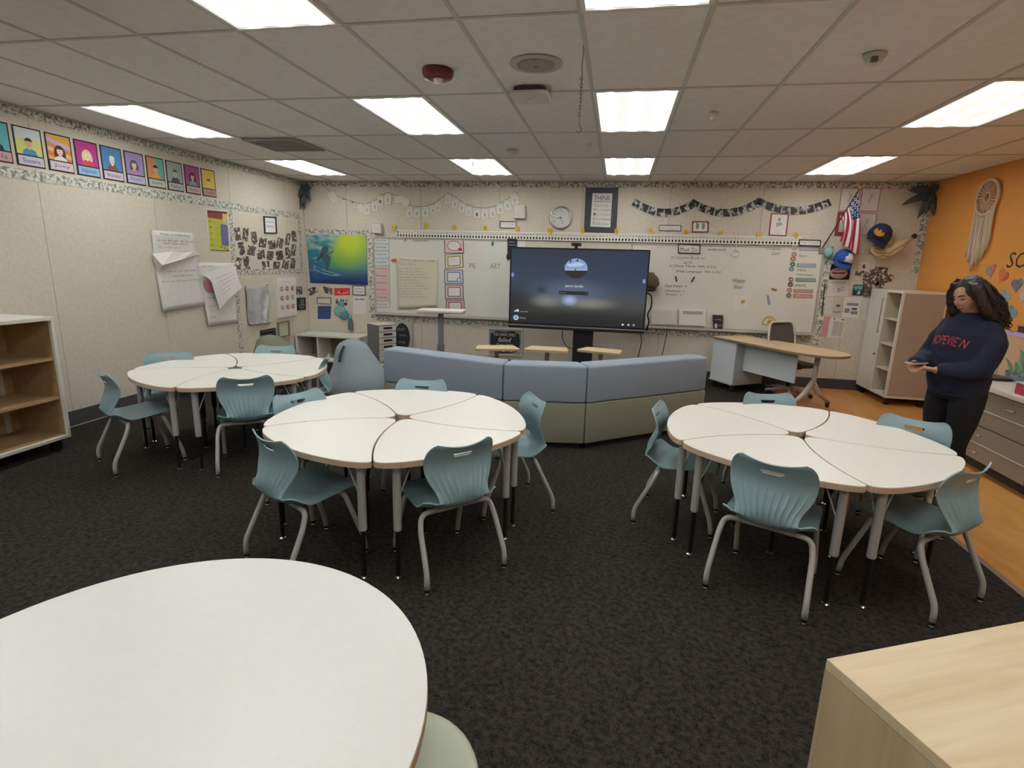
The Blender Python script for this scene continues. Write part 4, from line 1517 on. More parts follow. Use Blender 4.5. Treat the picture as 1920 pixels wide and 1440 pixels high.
def wall_sheet(name, side, pts, mat, parent=None, thick=.003):
    """a sheet whose corners stand off the wall by the third number"""
    front = [wp(side, x, y, d) for x, y, d in pts]
    n = WALL[side][2]
    back = [p - n * min(thick, d_) for p, (_, _, d_) in zip(front, pts)]
    k = len(pts)
    mb = MB().add(front + back, [tuple(range(k)), tuple(range(k, 2 * k))[::-1]] + [(i, k + i, k + (i + 1) % k, (i + 1) % k) for i in range(k)])
    return mb.build(name, mat, parent)


def curled(name, F, mat, amp, parent=None, nu=10, nv=14, seed=1):
    r = random.Random(seed)
    ph = r.uniform(0, 6)
    P = []
    for i in range(nu + 1):
        P.append([F.p(i / nu, j / nv, .004 + amp * (j / nv) ** 2 + amp * .35 * (1 + math.sin(ph + 5 * i / nu + 7 * j / nv))) for j in range(nv + 1)])
    return sheet(P, .0015, lambda i, j: True, lambda i, j: True).build(name, mat, parent, smooth=True)


t = thing('chart_paper', 'crumpled math chart paper with its top sheet flipped up on the left wall', 'chart paper')
F1 = wface('l', [(281, 431), (361, 437), (381, 572), (301, 585)])
curled('lower_sheet', F1, paper_m, .018, t, seed=3)
F1.prints([('4a4648', 'Math Vocabulary', .16, .028, .86, .062), scrib(1, .08, .95, .115, .022, '5d6668'), scrib(2, .2, .8, .15, .022, '5d6668'), scrib(3, .08, .6, .20, .018, 'b08a80'),
           scrib(5, .2, .9, .50, .02, '77706c'), scrib(6, .3, .8, .56, .02, '77706c'), scrib(7, .05, .92, .625, .022, 'a08575')], .033, t)
wall_sheet('flipped_sheet', 'l', [(285.5, 476, .03), (325, 471, .06), (368, 469, .05), (375, 476, .035), (340, 487, .085), (304, 497, .10)], M('e2dad6', .85), t)
wall_sheet('curled_sheet', 'l', [(285.5, 477, .03), (304, 497, .10), (302, 508, .05), (295, 506, .02), (288, 490, .012)], M('d5cfca', .85), t)
t = thing('chart_paper', 'white chart paper with a folded corner flap beside the math chart', 'chart paper')
F2 = wface('l', [(367, 492), (437, 493), (443, 604), (388, 611)])
curled('lower_sheet', F2, paper_m, .015, t, seed=8)
F2.prints([scrib(11, .1, .4, .05, .03, '9a9290'), ('b8777a', [(.05, .28), (.40, .33), (.42, .50), (.12, .45)]), scrib(12, .1, .4, .55, .03, '8b8694'), scrib(13, .1, .3, .68, .03, '8b8694'), scrib(14, .1, .25, .86, .03, '8a8482')], .03, t)
wall_sheet('folded_flap', 'l', [(373, 519, .03), (378, 514, .045), (405, 506, .05), (434, 494, .035), (441, 500, .04), (447, 523, .07), (454, 539, .09), (433, 557, .10), (412, 580, .085), (404, 553, .075), (396, 527, .06), (386, 518, .05)], M('dfd9d6', .85), t)
FF = wface('l', [(398, 512), (440, 500), (450, 538), (414, 574)], .095)
FF.prints([scrib(15, .1, .8, .18, .035, 'a08a8c'), scrib(16, .1, .9, .32, .035, '8d8a8e'), scrib(17, .15, .9, .46, .035, '8d8a8e'), scrib(18, .15, .7, .60, .035, '7f8a8c'), scrib(19, .2, .6, .73, .035, '7f8a8c')], .0, t)

# yellow poster
card('wall_poster', 'l', [(385, 391), (427, 395), (432, 474), (391, 472)], 'd8d3c4', 'yellow reading poster with a violet panel on the left wall', 'poster',
     [('bdc045', rect(.06, .035, .94, .965)), ('8e3b32', [(.06, .035), (.94, .035), (.94, .08), (.74, .09), (.70, .22), (.06, .20)]), ('d9b95a', rect(.72, .08, .94, .20)), ('c8b09a', rect(.72, .20, .88, .33)),
      ('6a6796', [(.60, .36), (.64, .33), (.90, .34), (.94, .38), (.94, .80), (.90, .84), (.64, .83), (.60, .80)])]
     + [(INK, ch_, .12, .26 + k * .14, .2, .30 + k * .14) for k, ch_ in enumerate('READS')]
     + [scrib(30 + k, .22, .54, .29 + k * .14, .012, '5c5a2c') for k in range(5)]
     + [(INK, rect(.06, .035, .94, .05)), (INK, rect(.06, .95, .94, .965)), ('5a4a2c', [disc(.55 + .14 * k, .87 + .03 * (k % 3), .03, .02, 10) for k in range(3)])])

# framed sign above the snapshots
o, F = card('framed_sign', 'l', [(493, 405), (517, 406.5), (518.5, 438), (495, 437.5)], 'e4e2e0', 'small black framed white sign above the pinned snapshots', 'sign',
            [('5d625f', 'Meeting', .22, .26, .80, .38), ('5d625f', 'Manners', .22, .52, .80, .64)])
frame_on(F, o, 'frame', .06, '26232a', 0, .014, .75)

photo = ramp_mat('snapshot_print', [(.30, '1d181c'), (.40, '4a3a38'), (.47, '7d6a62'), (.53, '2c2529'), (.60, 'b9aca4'), (.66, 'ece6e0')], scale=24, detail=2, rough=.4, coord='Object', rnd=True, stretch=(1, 1, 1))
PH = [[(675, 530, 95, 215, -8), (812, 540, 95, 225, 5), (957, 600, 95, 215, -8), (1102, 675, 120, 165, 8), (1258, 710, 120, 145, -8), (1392, 682, 105, 165, 14), (1525, 615, 75, 200, 10), (1630, 567, 75, 185, -5)],
      [(743, 775, 95, 215, -10), (908, 808, 130, 160, 12), (1072, 873, 125, 155, -8), (1228, 893, 110, 150, 6), (1388, 890, 115, 150, -10), (1525, 850, 80, 190, -5), (1620, 800, 75, 190, 8)],
      [(693, 1040, 90, 220, 8), (830, 1015, 95, 215, -8), (1155, 1062, 120, 150, -6), (1335, 1068, 110, 140, 6), (1485, 1045, 105, 145, 10), (1610, 1035, 80, 195, 8)]]
for r, row in enumerate(PH):
    for k, (x, y, w, h, a) in enumerate(row):
        a = math.radians(a)
        q = []
        for (sx, sy) in ((-1, -1), (1, -1), (1, 1), (-1, 1)):
            dx, dy = sx * w / 2, sy * h / 2
            q.append((370 + (x + dx - dy * math.sin(a)) / 9, 380 + (y + dy + dx * math.sin(a)) / 9))
        card('snapshot', 'l', q, '000000', '%s snapshot from the left in the %s row below the framed sign' % (ORD[k], ('top', 'middle', 'bottom')[r]), 'photo', group='snapshots pinned in the leafy border', mat=photo)

# silver cloth
silver = M('c9cccc', .3, .45, bump=.9, bscale=12, name='silver_foil_cloth')
t = thing('silver_cloth', 'crinkled silver cloth hanging on the left wall', 'cloth')
F = wface('l', [(458, 537), (500, 534), (504, 605), (464, 609)])
P = []
for i in range(25):
    u = i / 24
    P.append([F.p(u, j / 30 + .05 * math.sin(math.pi * u) * (1 - j / 30), .012 + .022 * (1 + math.sin(9 * (u - .5) * (1 + j / 20) + 2 * j / 30)) * (.3 + .7 * j / 30) + .006 * noise.noise(Vector((u * 9, j * .4, 2)))) for j in range(31)])
sheet(P, .0015, lambda i, j: True, lambda i, j: True).build('cloth', silver, t, smooth=True)
MB().tube([F.p(.03, .985, .03), F.p(.97, .985, .03)], .010, 8).build('hem_roll', M('c9cac8', .35, .5), t, smooth=True)
for u in (.03, .97):
    MB().ell(F.p(u, .01, .012), (.012, .012, .012), seg=8, rings=6).build('pin', M('77777a', .4), t)

# board with nine round pictures
o, F = card('picture_board', 'l', [(515.5, 521), (551.5, 520), (554, 590), (519, 596.5)], 'dfdcd6', 'white board with nine small round red pictures on the left wall', 'board',
            [('7f7c78', 'Growth Mindset', .28, .09, .72, .12)] + [(c, disc(.23 + .28 * i, .28 + .235 * j, .085, .062, 18)) for j, row in enumerate((('c4877c', 'a8655a', 'a05f57'), ('b97468', 'b4766a', 'd0948a'), ('c2a79a', 'c07a68', 'bd6f60'))) for i, c in enumerate(row)]
            + [('ead6cc', disc(.23 + .28 * i + .01, .275 + .235 * j, .035, .02, 10)) for j in range(3) for i in range(3)], thick=.028)
card('snapshot', 'l', [(554, 538), (566, 537), (567, 552), (554.5, 552.5)], '000000', 'square snapshot right of the nine circle board', 'photo', mat=photo)
card('chalk_sign', 'l', [(555, 558.5), (572, 558), (572.5, 581), (556, 582)], '1d1d20', 'small black chalk lettered sign in the left corner', 'sign',
     [('cfcfcd', 'YOU', .3, .12, .8, .27), ('cfcfcd', 'are', .4, .32, .75, .45), ('cfcfcd', 'LOVED', .2, .50, .85, .66), ('cfcfcd', 'here', .3, .72, .75, .86)], thick=.012)
o, F = card('framed_print', 'l', [(518.5, 604.5), (541.5, 600.5), (542.5, 630), (520, 634)], 'cdc7b4', 'small wood framed print low on the left wall', 'picture', [scrib(50 + k, .2, .8, .25 + .15 * k, .02, '8f8a74') for k in range(4)])
frame_on(F, o, 'frame', .09, '8a8069', 0, .02, .8)
card('paper_sheet', 'l', [(519, 637), (543, 633), (545, 655), (522, 660)], 'bdb6ab', 'grey paper sheet low on the left wall under the wood framed print', 'paper', [scrib(61, .15, .8, .3, .03, '8d867c'), scrib(62, .2, .7, .55, .03, '8d867c')])
t = thing('wall_vent', 'black slatted vent low on the left wall above the green bean bag', 'vent')
F = wface('l', [(487, 620), (515, 614.5), (517, 640), (489, 646)])
F.base('backing', M('18181a', .7), .012, t)
for k in range(4):
    v = .06 + k * .25
    vs = [F.p(u, w_, d) for d in (.012, .03) for (u, w_) in ((.03, v), (.97, v), (.97, v + .10), (.03, v + .10))]
    MB().add(vs, [(0, 1, 2, 3), (4, 5, 6, 7), (0, 1, 5, 4), (1, 2, 6, 5), (2, 3, 7, 6), (3, 0, 4, 7)]).build('slat', M('4a4a48', .6), t)

# ---------------------------------------------------------------- surf picture: colour laid out over a grid
def color_print(name, F, fn, nu, nv, d):
    vs, fs, cols = [], [], []
    for j in range(nv + 1):
        for i in range(nu + 1):
            vs.append(F.p(i / nu, j / nv, d))
            cols.append(fn(i / nu, j / nv))
    for j in range(nv):
        for i in range(nu):
            a = j * (nu + 1) + i
            fs.append((a, a + 1, a + nu + 2, a + nu + 1))
    me = bpy.data.meshes.new(name)
    me.from_pydata([tuple(v) for v in vs], [], fs)
    ca = me.color_attributes.new('ink', 'FLOAT_COLOR', 'POINT')
    for i, c in enumerate(cols):
        ca.data[i].color = c
    m = bpy.data.materials.new(name + '_ink')
    m.use_nodes = True
    at_ = m.node_tree.nodes.new('ShaderNodeVertexColor')
    at_.layer_name = 'ink'
    m.node_tree.links.new(at_.outputs['Color'], m.node_tree.nodes['Principled BSDF'].inputs['Base Color'])
    m.node_tree.nodes['Principled BSDF'].inputs['Roughness'].default_value = .5
    me.materials.append(m)
    return me


def mixc(a, b, t):
    t = max(0, min(1, t))
    return tuple(x * (1 - t) + y * t for x, y in zip(a, b))


def surf(u, v):
    c = mixc(lin('2a6fae'), lin('1b2c7c'), v * 1.5 - .5)
    g = math.exp(-(((u - .72) / .38) ** 2 + ((v - .12) / .42) ** 2))
    c = mixc(c, lin('2f9a5e'), min(1, 1.5 * math.exp(-(((u - .55) / .5) ** 2 + ((v - .25) / .45) ** 2))))
    c = mixc(c, lin('c3d23a'), g * 1.1)
    wv = (1 - u / .62) * (1 - v * .9)
    n = noise.fractal(Vector((u * 5, v * 9, 3)), 1.0, 2.0, 4)
    k = max(0, min(1, (.60 - v * .30 - u + .05 * n) / .16))
    wc = mixc(lin('2d7f8f'), lin('a5c9c6'), .45 + n * 1.1 - v * .7)
    wc = mixc(wc, lin('1f4f8c'), v * 1.2 - .3)
    c = mixc(c, wc, k * .9)
    band = math.exp(-((v - (.92 - .35 * (u - .1) + .0)) / .05) ** 2)
    c = mixc(c, lin('3f86c4'), band * .4 * (u < .6))
    c = mixc(c, lin('141c66'), max(0, v - .65) * 2.2)
    return c


F = wface('b', [(574, 440), (687, 441), (690, 534.5), (582, 530)])
o = F.base('surf_picture', M('26408a', .6), .01)
obj('picture_print', color_print('picture_print', F, surf, 90, 74, .0105), o)
tag(o, 'blue and green painting of a surfer on a wave in the left corner', 'picture')
F.prints([('3f5f66', [(.24, .30), (.29, .22), (.36, .24), (.37, .32), (.33, .38), (.40, .46), (.37, .60), (.33, .74), (.28, .72), (.30, .58), (.23, .50), (.21, .40)]),
          ('55777a', [(.33, .36), (.45, .32), (.45, .345), (.36, .41)]), ('2c484f', [(.25, .36), (.14, .52), (.16, .54), (.28, .44)]),
          ('7fa6b4', [(.08, .62), (.20, .70), (.40, .76), (.56, .82), (.44, .845), (.24, .80), (.10, .72)]), ('2d5f86', [(.12, .66), (.24, .735), (.46, .80), (.40, .81), (.22, .77), (.11, .70)])], .0112, o, 'surfer_print')

# ---------------------------------------------------------------- papers in the back left corner
card('snapshot', 'b', [(575.5, 542.5), (590.5, 537), (596.5, 546.5), (581.5, 555.5)], '000000', 'tilted snapshot below the left end of the surf picture', 'photo', mat=photo)
card('snapshot', 'b', [(604.5, 536), (623.5, 541), (622, 553), (609, 549)], '000000', 'tilted snapshot beside the red strip below the surf picture', 'photo', mat=photo)
card('red_strip', 'b', [(627, 540), (656, 540), (656, 553), (627, 554)], 'd8413c', 'bright red paper strip below the surf picture', 'paper', [('eb8580', [(.1, .7), (.4, .3), (.7, .65), (.95, .35), (.9, .75), (.6, .85)]), ('a82c2c', disc(.47, .5, .1, .2, 10))])
o, F = card('framed_sign', 'b', [(661, 535), (685.5, 535), (686, 554), (661.5, 553)], 'e6e3de', 'small dark framed two line sign below the surf picture', 'sign', [('4f4d50', 'Student', .18, .26, .8, .42), ('4f4d50', 'Strength', .14, .58, .86, .76)])
frame_on(F, o, 'frame', .07, '3c3a40', 0, .01, 1.25)
o, F = card('framed_sign', 'b', [(594.5, 556.5), (621.5, 557.5), (621.5, 570.5), (594, 569)], 'dcd9cd', 'small grey framed strip sign above the blue sheet', 'sign', [scrib(70, .15, .85, .5, .1, 'a9a698')])
frame_on(F, o, 'frame', .13, '8e8677', 0, .012, 2.1)
card('paper_sheet', 'b', [(596, 574), (621, 574), (620, 598), (596, 598)], '35497c', 'dark blue printed sheet in the back left corner', 'paper', [scrib(71 + k, .1, .9, .15 + .17 * k, .05, '8fa0c8') for k in range(5)])
card('snapshot', 'b', [(629, 560.5), (651, 562), (651, 573), (630, 571.5)], '000000', 'snapshot behind the teal paper fish', 'photo', mat=photo)
card('printed_page', 'b', [(662.5, 556), (686, 556), (686, 588.5), (663.5, 588)], 'e2dedb', 'white printed page under the two line sign in the corner', 'paper', [('9c9896', [rect(.1, .1, .45, .22), rect(.5, .1, .9, .22)])] + [scrib(80 + k, .1, .9, .34 + .09 * k, .02, '8b8886') for k in range(7)])
t = thing('paper_fish', 'teal and orange paper fish pinned in the back left corner', 'decoration')
for (x, y, r, c, nm) in ((640, 569, .055, '5f9f9a', 'head'), (637, 583, .10, '6fb5b3', 'body'), (645, 590, .09, '4f8f9c', 'tail')):
    p = wp('b', x, y, .02)
    MB().ell(p, (r, .018, r * .95), seg=18, rings=10).build(nm, M(c, .8, var=.15, vscale=40), t, smooth=True)
p = wp('b', 640, 585, .035)
MB().ell(p, (.035, .012, .025), seg=12, rings=8).build('orange_spot', M('d48a52', .7), t, smooth=True)
t = thing('spray_bottle', 'small slate blue bottle hanging in the back left corner', 'bottle')
p = wp('b', 657, 606, .04)
MB().lathe([(.01, -.115), (.04, -.11), (.04, .03), (.022, .06), (.022, .085)], p, 16).build('body', M('55636b', .4), t, autosmooth=.6)
MB().lathe([(.026, .085), (.026, .115), (.012, .135)], p, 14).build('cap', M('5fa3a8', .5), t, autosmooth=.6)
MB().tube([p + Vector((0, 0, .13)), p + Vector((0, .035, .17))], .004, 6).build('loop', M('5fa3a8', .6), t)

# ---------------------------------------------------------------- palm leaf sprays in the upper corners
leaf_m = M('4a5357', .6, var=.2, vscale=10, name='dark_palm_leaf')


def spray(name, label, org, ends):
    t = thing(name, label, 'artificial plant')
    MB().ell(org, (.03, .03, .05), seg=10, rings=8).build('knot', leaf_m, t, smooth=True)
    for k, e in enumerate(ends):
        a, b = Vector(org), Vector(e)
        m_ = (a + b) / 2 + Vector((0, -.03, .03))
        w = .045
        d = (b - a).normalized()
        s = d.cross(Vector((0, 1, 0))).normalized()
        P = []
        for i in (-1, 0, 1):
            col = []
            for j in range(9):
                q = j / 8
                c = a * (1 - q) ** 2 + m_ * 2 * q * (1 - q) + b * q * q
                col.append(c + s * (i * w * math.sin(math.pi * (.12 + .88 * q)) ** .8) + Vector((0, -.012 * (1 - abs(i)), 0)))
            P.append(col)
        sheet(P, .003, lambda i, j: True, lambda i, j: True).build('leaf', leaf_m, t, smooth=True)


def cp(x, y, off):
    return wp('b', x, y, off)


spray('palm_spray', 'dark artificial palm leaves in the upper left corner', cp(572, 352, .05), [cp(558, 372, .12), cp(563, 393, .10), cp(571, 392, .08), cp(582, 377, .08), cp(584, 352, .10), cp(575, 366, .2), cp(565, 345, .12)])
spray('palm_spray', 'dark artificial palm leaves in the upper right corner', cp(1748, 362, .06), [cp(1690, 385, .10), cp(1702, 357, .08), cp(1712, 352, .12), cp(1720, 410, .07), cp(1734, 402, .10), cp(1750, 405, .12), cp(1756, 345, .12), cp(1728, 378, .2), cp(1742, 385, .2)])

# ---------------------------------------------------------------- whiteboards
wbm = M('dbd8ce', .22, var=.015, vscale=3, name='whiteboard_enamel')
alu = M('a9a49c', .4, .5, name='aluminium')


def board(label, x0, x1, z0, z1, writing):
    t = thing('whiteboard', label, 'whiteboard', (0, 0, 0), 0)
    F = Face([(x0, YB, z1), (x1, YB, z1), (x1, YB, z0), (x0, YB, z0)], (0, -1, 0))
    F.base('panel', wbm, .016, t)
    frame_on(F, t, 'frame', .018, 'a9a49c', 0, .022, (x1 - x0) / (z1 - z0), .4)
    MB().box(x0, x1, YB - .075, YB - .001, z0 - .012, z0 + .004).build('marker_tray', alu, t, bevel=.002)
    MB().box(x0, x1, YB - .079, YB - .072, z0 - .014, z0 + .016).build('tray_lip', M('c9c4bb', .4, .3), t)
    if writing:
        def U(px):
            a, b = wp('b', px[0], px[1], .016), wp('b', px[2], px[3], .016)
            return ((a.x - x0) / (x1 - x0), (z1 - a.z) / (z1 - z0), (b.x - x0) / (x1 - x0), (z1 - b.z) / (z1 - z0))
        F.prints([(c, s) + U(px) + ((.25,) if not s.isupper() else ()) for c, s, px in writing], .016, t, 'marker_writing')
    return t, F


board('left whiteboard with a schedule and certificates on it', -3.60, -1.34, .785, 1.985,
      [('55534f', 'Opinion', (774, 448, 803, 455)), ('7c7a76', 'PE', (880, 494, 892, 503)), ('7c7a76', 'ART', (919, 494, 938, 504))])
board('right whiteboard covered in handwriting, right of the television', .43, 3.04, .775, 1.975,
      [('4a4846', '1) Cursive Book to', (1259, 480, 1321, 488)), ('5a5856', 'pg 45', (1282, 489, 1298, 496)), ('4a4846', '2) Daily Math: Wk 5 D2', (1254, 496, 1343, 504)), ('4a4846', 'Daily Language: Wk 5 D2', (1268, 506, 1351, 514)),
       ('5a5856', 'Days Down  4', (1247, 533, 1287, 541)), ('5a5856', 'Workbook  2', (1248, 543, 1283, 548)), ('5a5856', 'Bumper  3', (1248, 550, 1278, 555)), ('4a4846', 'Ready Writing book', (1321, 458, 1375, 464)), ('4a4846', 'cursive book', (1327, 465, 1361, 470)),
       ('55534f', 'Computer', (1438, 464, 1465, 470)), ('55534f', 'Cart', (1447, 472, 1461, 478)), ('55534f', 'Happy', (1374, 522, 1397, 532)), ('55534f', 'Noor', (1376, 534, 1393, 542)),
       ('6a6862', 'Naomi', (1498, 477, 1513, 482)), ('6a6862', 'Mila', (1494, 504, 1511, 509)), ('6a6862', 'Mary Luna', (1494, 513, 1523, 518)), ('6a6862', 'Amanda', (1491, 532, 1510, 537))])

# number line
t = thing('number_line', 'long white number line strip with dots above the whiteboards', 'number line')
nx0, nx1, nz0, nz1 = -3.20, 2.715, 1.992, 2.108
F = Face([(nx0, YB - .02, nz1), (nx1, YB - .02, nz1), (nx1, YB - .02, nz0), (nx0, YB - .02, nz0)], (0, -1, 0))
F.base('strip', M('e6e1d6', .7), .007, t)
N = 126
ds = F.prints([('2b292c', [disc((k + .5) / N, .74, .30 / N, .16, 10) for k in range(N)])], .007, t, 'dot_print')
ds['kind'] = 'stuff'
ns = F.prints([('4a4749', str(k + 1), (k + (.3 if k < 9 else .12)) / N, .14, (k + (.7 if k < 9 else .88)) / N, .48) for k in range(N)], .0075, t, 'number_print', step=0.0)
ns['kind'] = 'stuff'
YT = [(738, 426), (798, 423), (852, 427), (910, 428), (969, 430), (1030, 432), (1092, 433), (1156, 434), (1220, 433), (1286, 435), (1351, 437), (1424, 439), (1493, 441)]
for k, (x, y) in enumerate(YT):
    o, F = card('yellow_tag', 'b', [(x - 3.6, y - 5), (x + 3.6, y - 5), (x + 3.8, y + 5), (x - 3.6, y + 5)] if k != 10 else [(x - 4.5, y - 2.5), (x + 3, y - 5.5), (x + 4.5, y + 1.5), (x - 2, y + 5)], 'e0bb3c',
                'small yellow tag above the number line, %s from the left' % ORD[k], 'tag', [('7a6322', str(10 * (k + 1)), .2, .2, .8, .8)], group='yellow tags above the number line', off=.029)

# schedule cards on the left board
SC = [('Dry Run', 0), ('Downtime', 0), ('Calendar Daily', 0), ('Guided Pre', 0), ('Writing', 1), ('Recess', 1), ('Lunch', 1), ('Reading', 1), ('Language', 1), ('Pre to School', 0)]
ys = [445, 457, 470, 484.5, 498, 510, 523.5, 536.5, 551, 564, 576.5]
for k, (s, pk) in enumerate(SC):
    x0 = 699.5 + .18 * k
    o, F = card('schedule_card', 'b', [(x0, ys[k] + .8), (x0 + 30, ys[k] + 1.2), (x0 + 30.5, ys[k + 1] - .3), (x0 + .3, ys[k + 1] - .6)], ('c98f8a' if pk else '6f8794'), '%s schedule card from the top at the left edge of the whiteboard' % ORD[k], 'card',
                [('d9bcb6' if pk else 'd3d6d4', rect(.02, .05, .98, .94)), ('4f4b4c', s, .18, .28, .82, .64)], group='schedule cards on the left whiteboard', off=.017)
tag(wall_sheet('arrow_magnet', 'b', [(732, 488.5, .022), (738, 484.5, .022), (738, 486.3, .022), (744, 484, .022), (743.5, 492.5, .022), (738, 491, .022), (738, 493, .022)], M('c4573c', .6)), 'red arrow magnet pointing at the schedule cards', 'magnet')
t = thing('chart_paper', 'cream chart paper with handwriting on the left whiteboard', 'chart paper')
F = wface('b', [(743, 481), (821, 485), (820.5, 575.5), (746.5, 579)], .017)
curled('sheet', F, M('d6d0b8', .85, bump=.15, bscale=6), .012, t, seed=5)
F.prints([('6b665c', 'Dream big you could', .1, .03, .93, .075, .2), scrib(91, .08, .5, .13, .02, '8a8478')] + [scrib(92 + k, .06, .62 + .06 * (k % 4), .22 + .055 * k, .018, '8a8478') for k in range(11)], .024, t)
for k, (x0, x1, y0, y1, sk, cb_, ci, lab) in enumerate(((833, 869, 448, 475, 0, 'd9c3c2', 'b9797c', 'pink edged certificate with a red ribbon, top of the column'), (834, 868, 476, 503, 1.5, 'd8d2b6', 'a39a4c', 'gold edged certificate, second in the column'),
                                                     (833, 868, 506, 532, 0, 'c9c9d6', '6f83a6', 'lavender certificate with a blue seal, third in the column'), (834, 868.5, 534, 560.5, 0, 'd6bfb8', '9c7a78', 'mauve edged certificate, fourth in the column'), (836, 870.5, 562, 588, 0, 'd6b2b2', 'a24c58', 'crimson edged certificate at the bottom behind the standing desk'))):
    o, F = card('certificate', 'b', [(x0, y0 + sk), (x1, y0 - sk), (x1 + 1, y1 - sk), (x0 + .6, y1 + sk)], '2e2a2e', lab, 'certificate',
                [(cb_, rect(.035, .04, .965, .955)), (ci, rect(.14, .14, .86, .86) if k != 0 else disc(.5, .48, .36, .36, 18)), ('e3dfdc', rect(.20, .22, .80, .78) if k != 0 else disc(.5, .48, .31, .30, 18)),
                 scrib(110 + k, .3, .7, .36, .04, '8f8a8c'), scrib(120 + k, .28, .72, .52, .04, '8f8a8c')] + ([('b5333f', [(.72, .66), (.90, .64), (.92, .86), (.82, .80), (.74, .88)])] if k == 0 else [('4f6f9c', disc(.78, .72, .12, .17, 14)), ('d5d9e2', disc(.78, .72, .08, .12, 14))] if k == 2 else []), group='certificates on the left whiteboard', off=.017)
tag(MB().ell(wp('b', 759, 449, .022), (.018, .01, .035), seg=12, rings=8).build('magnet', M('c3a73c', .5), smooth=True), 'mustard oval magnet near the top of the left whiteboard', 'magnet')
tag(MB().ell(wp('b', 923.5, 457, .022), (.02, .012, .036), seg=12, rings=8).build('magnet', M('3c7a4c', .5), smooth=True), 'green oval magnet near the top of the left whiteboard', 'magnet')
card('hanging_sign', 'b', [(951.5, 447), (969.5, 448), (969, 478), (951.5, 478)], '1f1f24', 'black notice hanging at the right end of the left whiteboard', 'sign', [('d3d3d3', 'please', .2, .16, .8, .26), ('d3d3d3', 'do not erase', .12, .34, .88, .42)], off=.025)
card('white_page', 'b', [(970, 448), (984.5, 448.5), (984.5, 480), (970, 480)], 'dedad2', 'white page behind the top left corner of the television', 'paper', [('5b5a5c', rect(.1, .05, .9, .075))], off=.002)
tag(MB().ell(wp('b', 953, 481, .04), (.03, .02, .05), seg=12, rings=8).build('hand_clapper', M('1e1d20', .6), smooth=True), 'small black rounded gadget hanging behind the television', 'gadget')

# on the right board
o, F = card('framed_sign', 'b', [(1271, 457), (1313.5, 458.5), (1312.5, 476), (1271, 475)], 'e2dfd8', 'black framed handwritten Must Do sign hanging on the right whiteboard', 'sign', [(INK, 'Must Do', .10, .36, .88, .80, .1)], off=.02, thick=.004)
frame_on(F, o, 'frame', .10, '26242a', 0, .014, 2.4)
t = thing('wire_hook', 'thin white wire hook hanging from the right whiteboard rail', 'hook')
MB().tube([wp('b', 1380, 454, .03), wp('b', 1381, 462, .03), wp('b', 1379, 470, .03)], .006, 6).build('wire', M('d8d4cc', .4), t)
pc = wp('b', 1379, 475, .03)
MB().tube([pc + Vector((.05 * math.cos(a), 0, .045 * math.sin(a))) for a in [2 * math.pi * k / 16 for k in range(17)]], .006, 6).build('ring', M('d8d4cc', .4), t)
for (x0, y0, x1, y1, lab) in ((1267, 518, 1268.6, 528, 'thin black marker stuck upright on the right whiteboard'), (1302, 519, 1296.5, 529, 'thin black marker stuck aslant on the right whiteboard'), (1447, 540.5, 1456.5, 543.5, 'short reddish marker stuck on the right whiteboard')):
    a, b = wp('b', x0, y0, .027), wp('b', x1, y1, .027)
    t = thing('marker', lab, 'marker')
    MB().tube([a, a.lerp(b, .7)], .010, 8).build('barrel', M('2a282a' if y0 < 530 else 'b4604c', .5), t)
    MB().tube([a.lerp(b, .7), b], .011, 8).build('cap', M('1c1a1c' if y0 < 530 else 'a34f3e', .5), t)
card('paper_scrap', 'b', [(1375, 556), (1409, 553), (1402, 580), (1378, 584)], 'dcd8d0', 'curled white paper scrap with a stain on the right whiteboard', 'paper', [('b9935a', disc(.55, .42, .13, .14, 12))], off=.017)
card('paper_cutout', 'b', [(1428, 592), (1457, 592), (1457, 609), (1428, 609)], 'c9ad74', 'half round orange and white paper cutout low on the right whiteboard', 'paper', [('e2d9c4', disc(.5, .9, .38, .6, 14, math.pi, 2 * math.pi)), ('cf9d52', [(.3, .75), (.5, .35), (.7, .6), (.62, .95)])], off=.017,
     outline=disc(.5, 1.0, .5, 1.0, 16, math.pi, 2 * math.pi))
card('paper_scrap', 'b', [(1437, 553), (1442, 553), (1444.5, 571), (1440, 572)], '9f98a8', 'narrow lilac paper strip on the right whiteboard', 'paper', [scrib(140, .2, .8, .4, .08, '6f6a80')], off=.017)
card('paper_tray', 'b', [(1221, 579), (1269.5, 580), (1269.5, 608.5), (1221, 607)], 'd8d5cc', 'clear plastic wall pocket beside the television on the whiteboard tray', 'tray', [('c5c2ba', rect(.03, .25, .97, .27))], off=.017, thick=.04)
card('paper_tray', 'b', [(1272, 580), (1322.5, 582), (1322, 610.5), (1272, 609)], 'e3e0d9', 'white paper pocket with a printed slip on the whiteboard tray', 'tray', [('b5b0aa', rect(.15, .06, .9, .28)), scrib(141, .3, .85, .17, .06, '6f6a66')], off=.017, thick=.045)
t = thing('coffee_pouch', 'small black printed pouch standing on the whiteboard tray', 'pouch')
F = wface('b', [(1335.5, 590), (1355.5, 591), (1354, 617), (1337, 616)], .02)
F.base('bag', M('2b2a2e', .5), .045, t, bevel=.006)
F.prints([('b9b7b4', 'coffee', .12, .26, .9, .36), ('d8d6d2', rect(.14, .62, .4, .92)), ('8c8a88', rect(.5, .7, .9, .76))], .0452, t)
DOTS = [(1489, 465, 'b3a3b4'), (1489, 477, 'b5857c'), (1487, 485.5, 'a97a62'), (1486, 495.5, '566f74'), (1484, 504.5, '6f8f90'), (1483, 524, '9c8573'), (1482, 533.5, '6b4a48'), (1480, 544, 'b57c6c'), (1479, 554, '4f8074')]
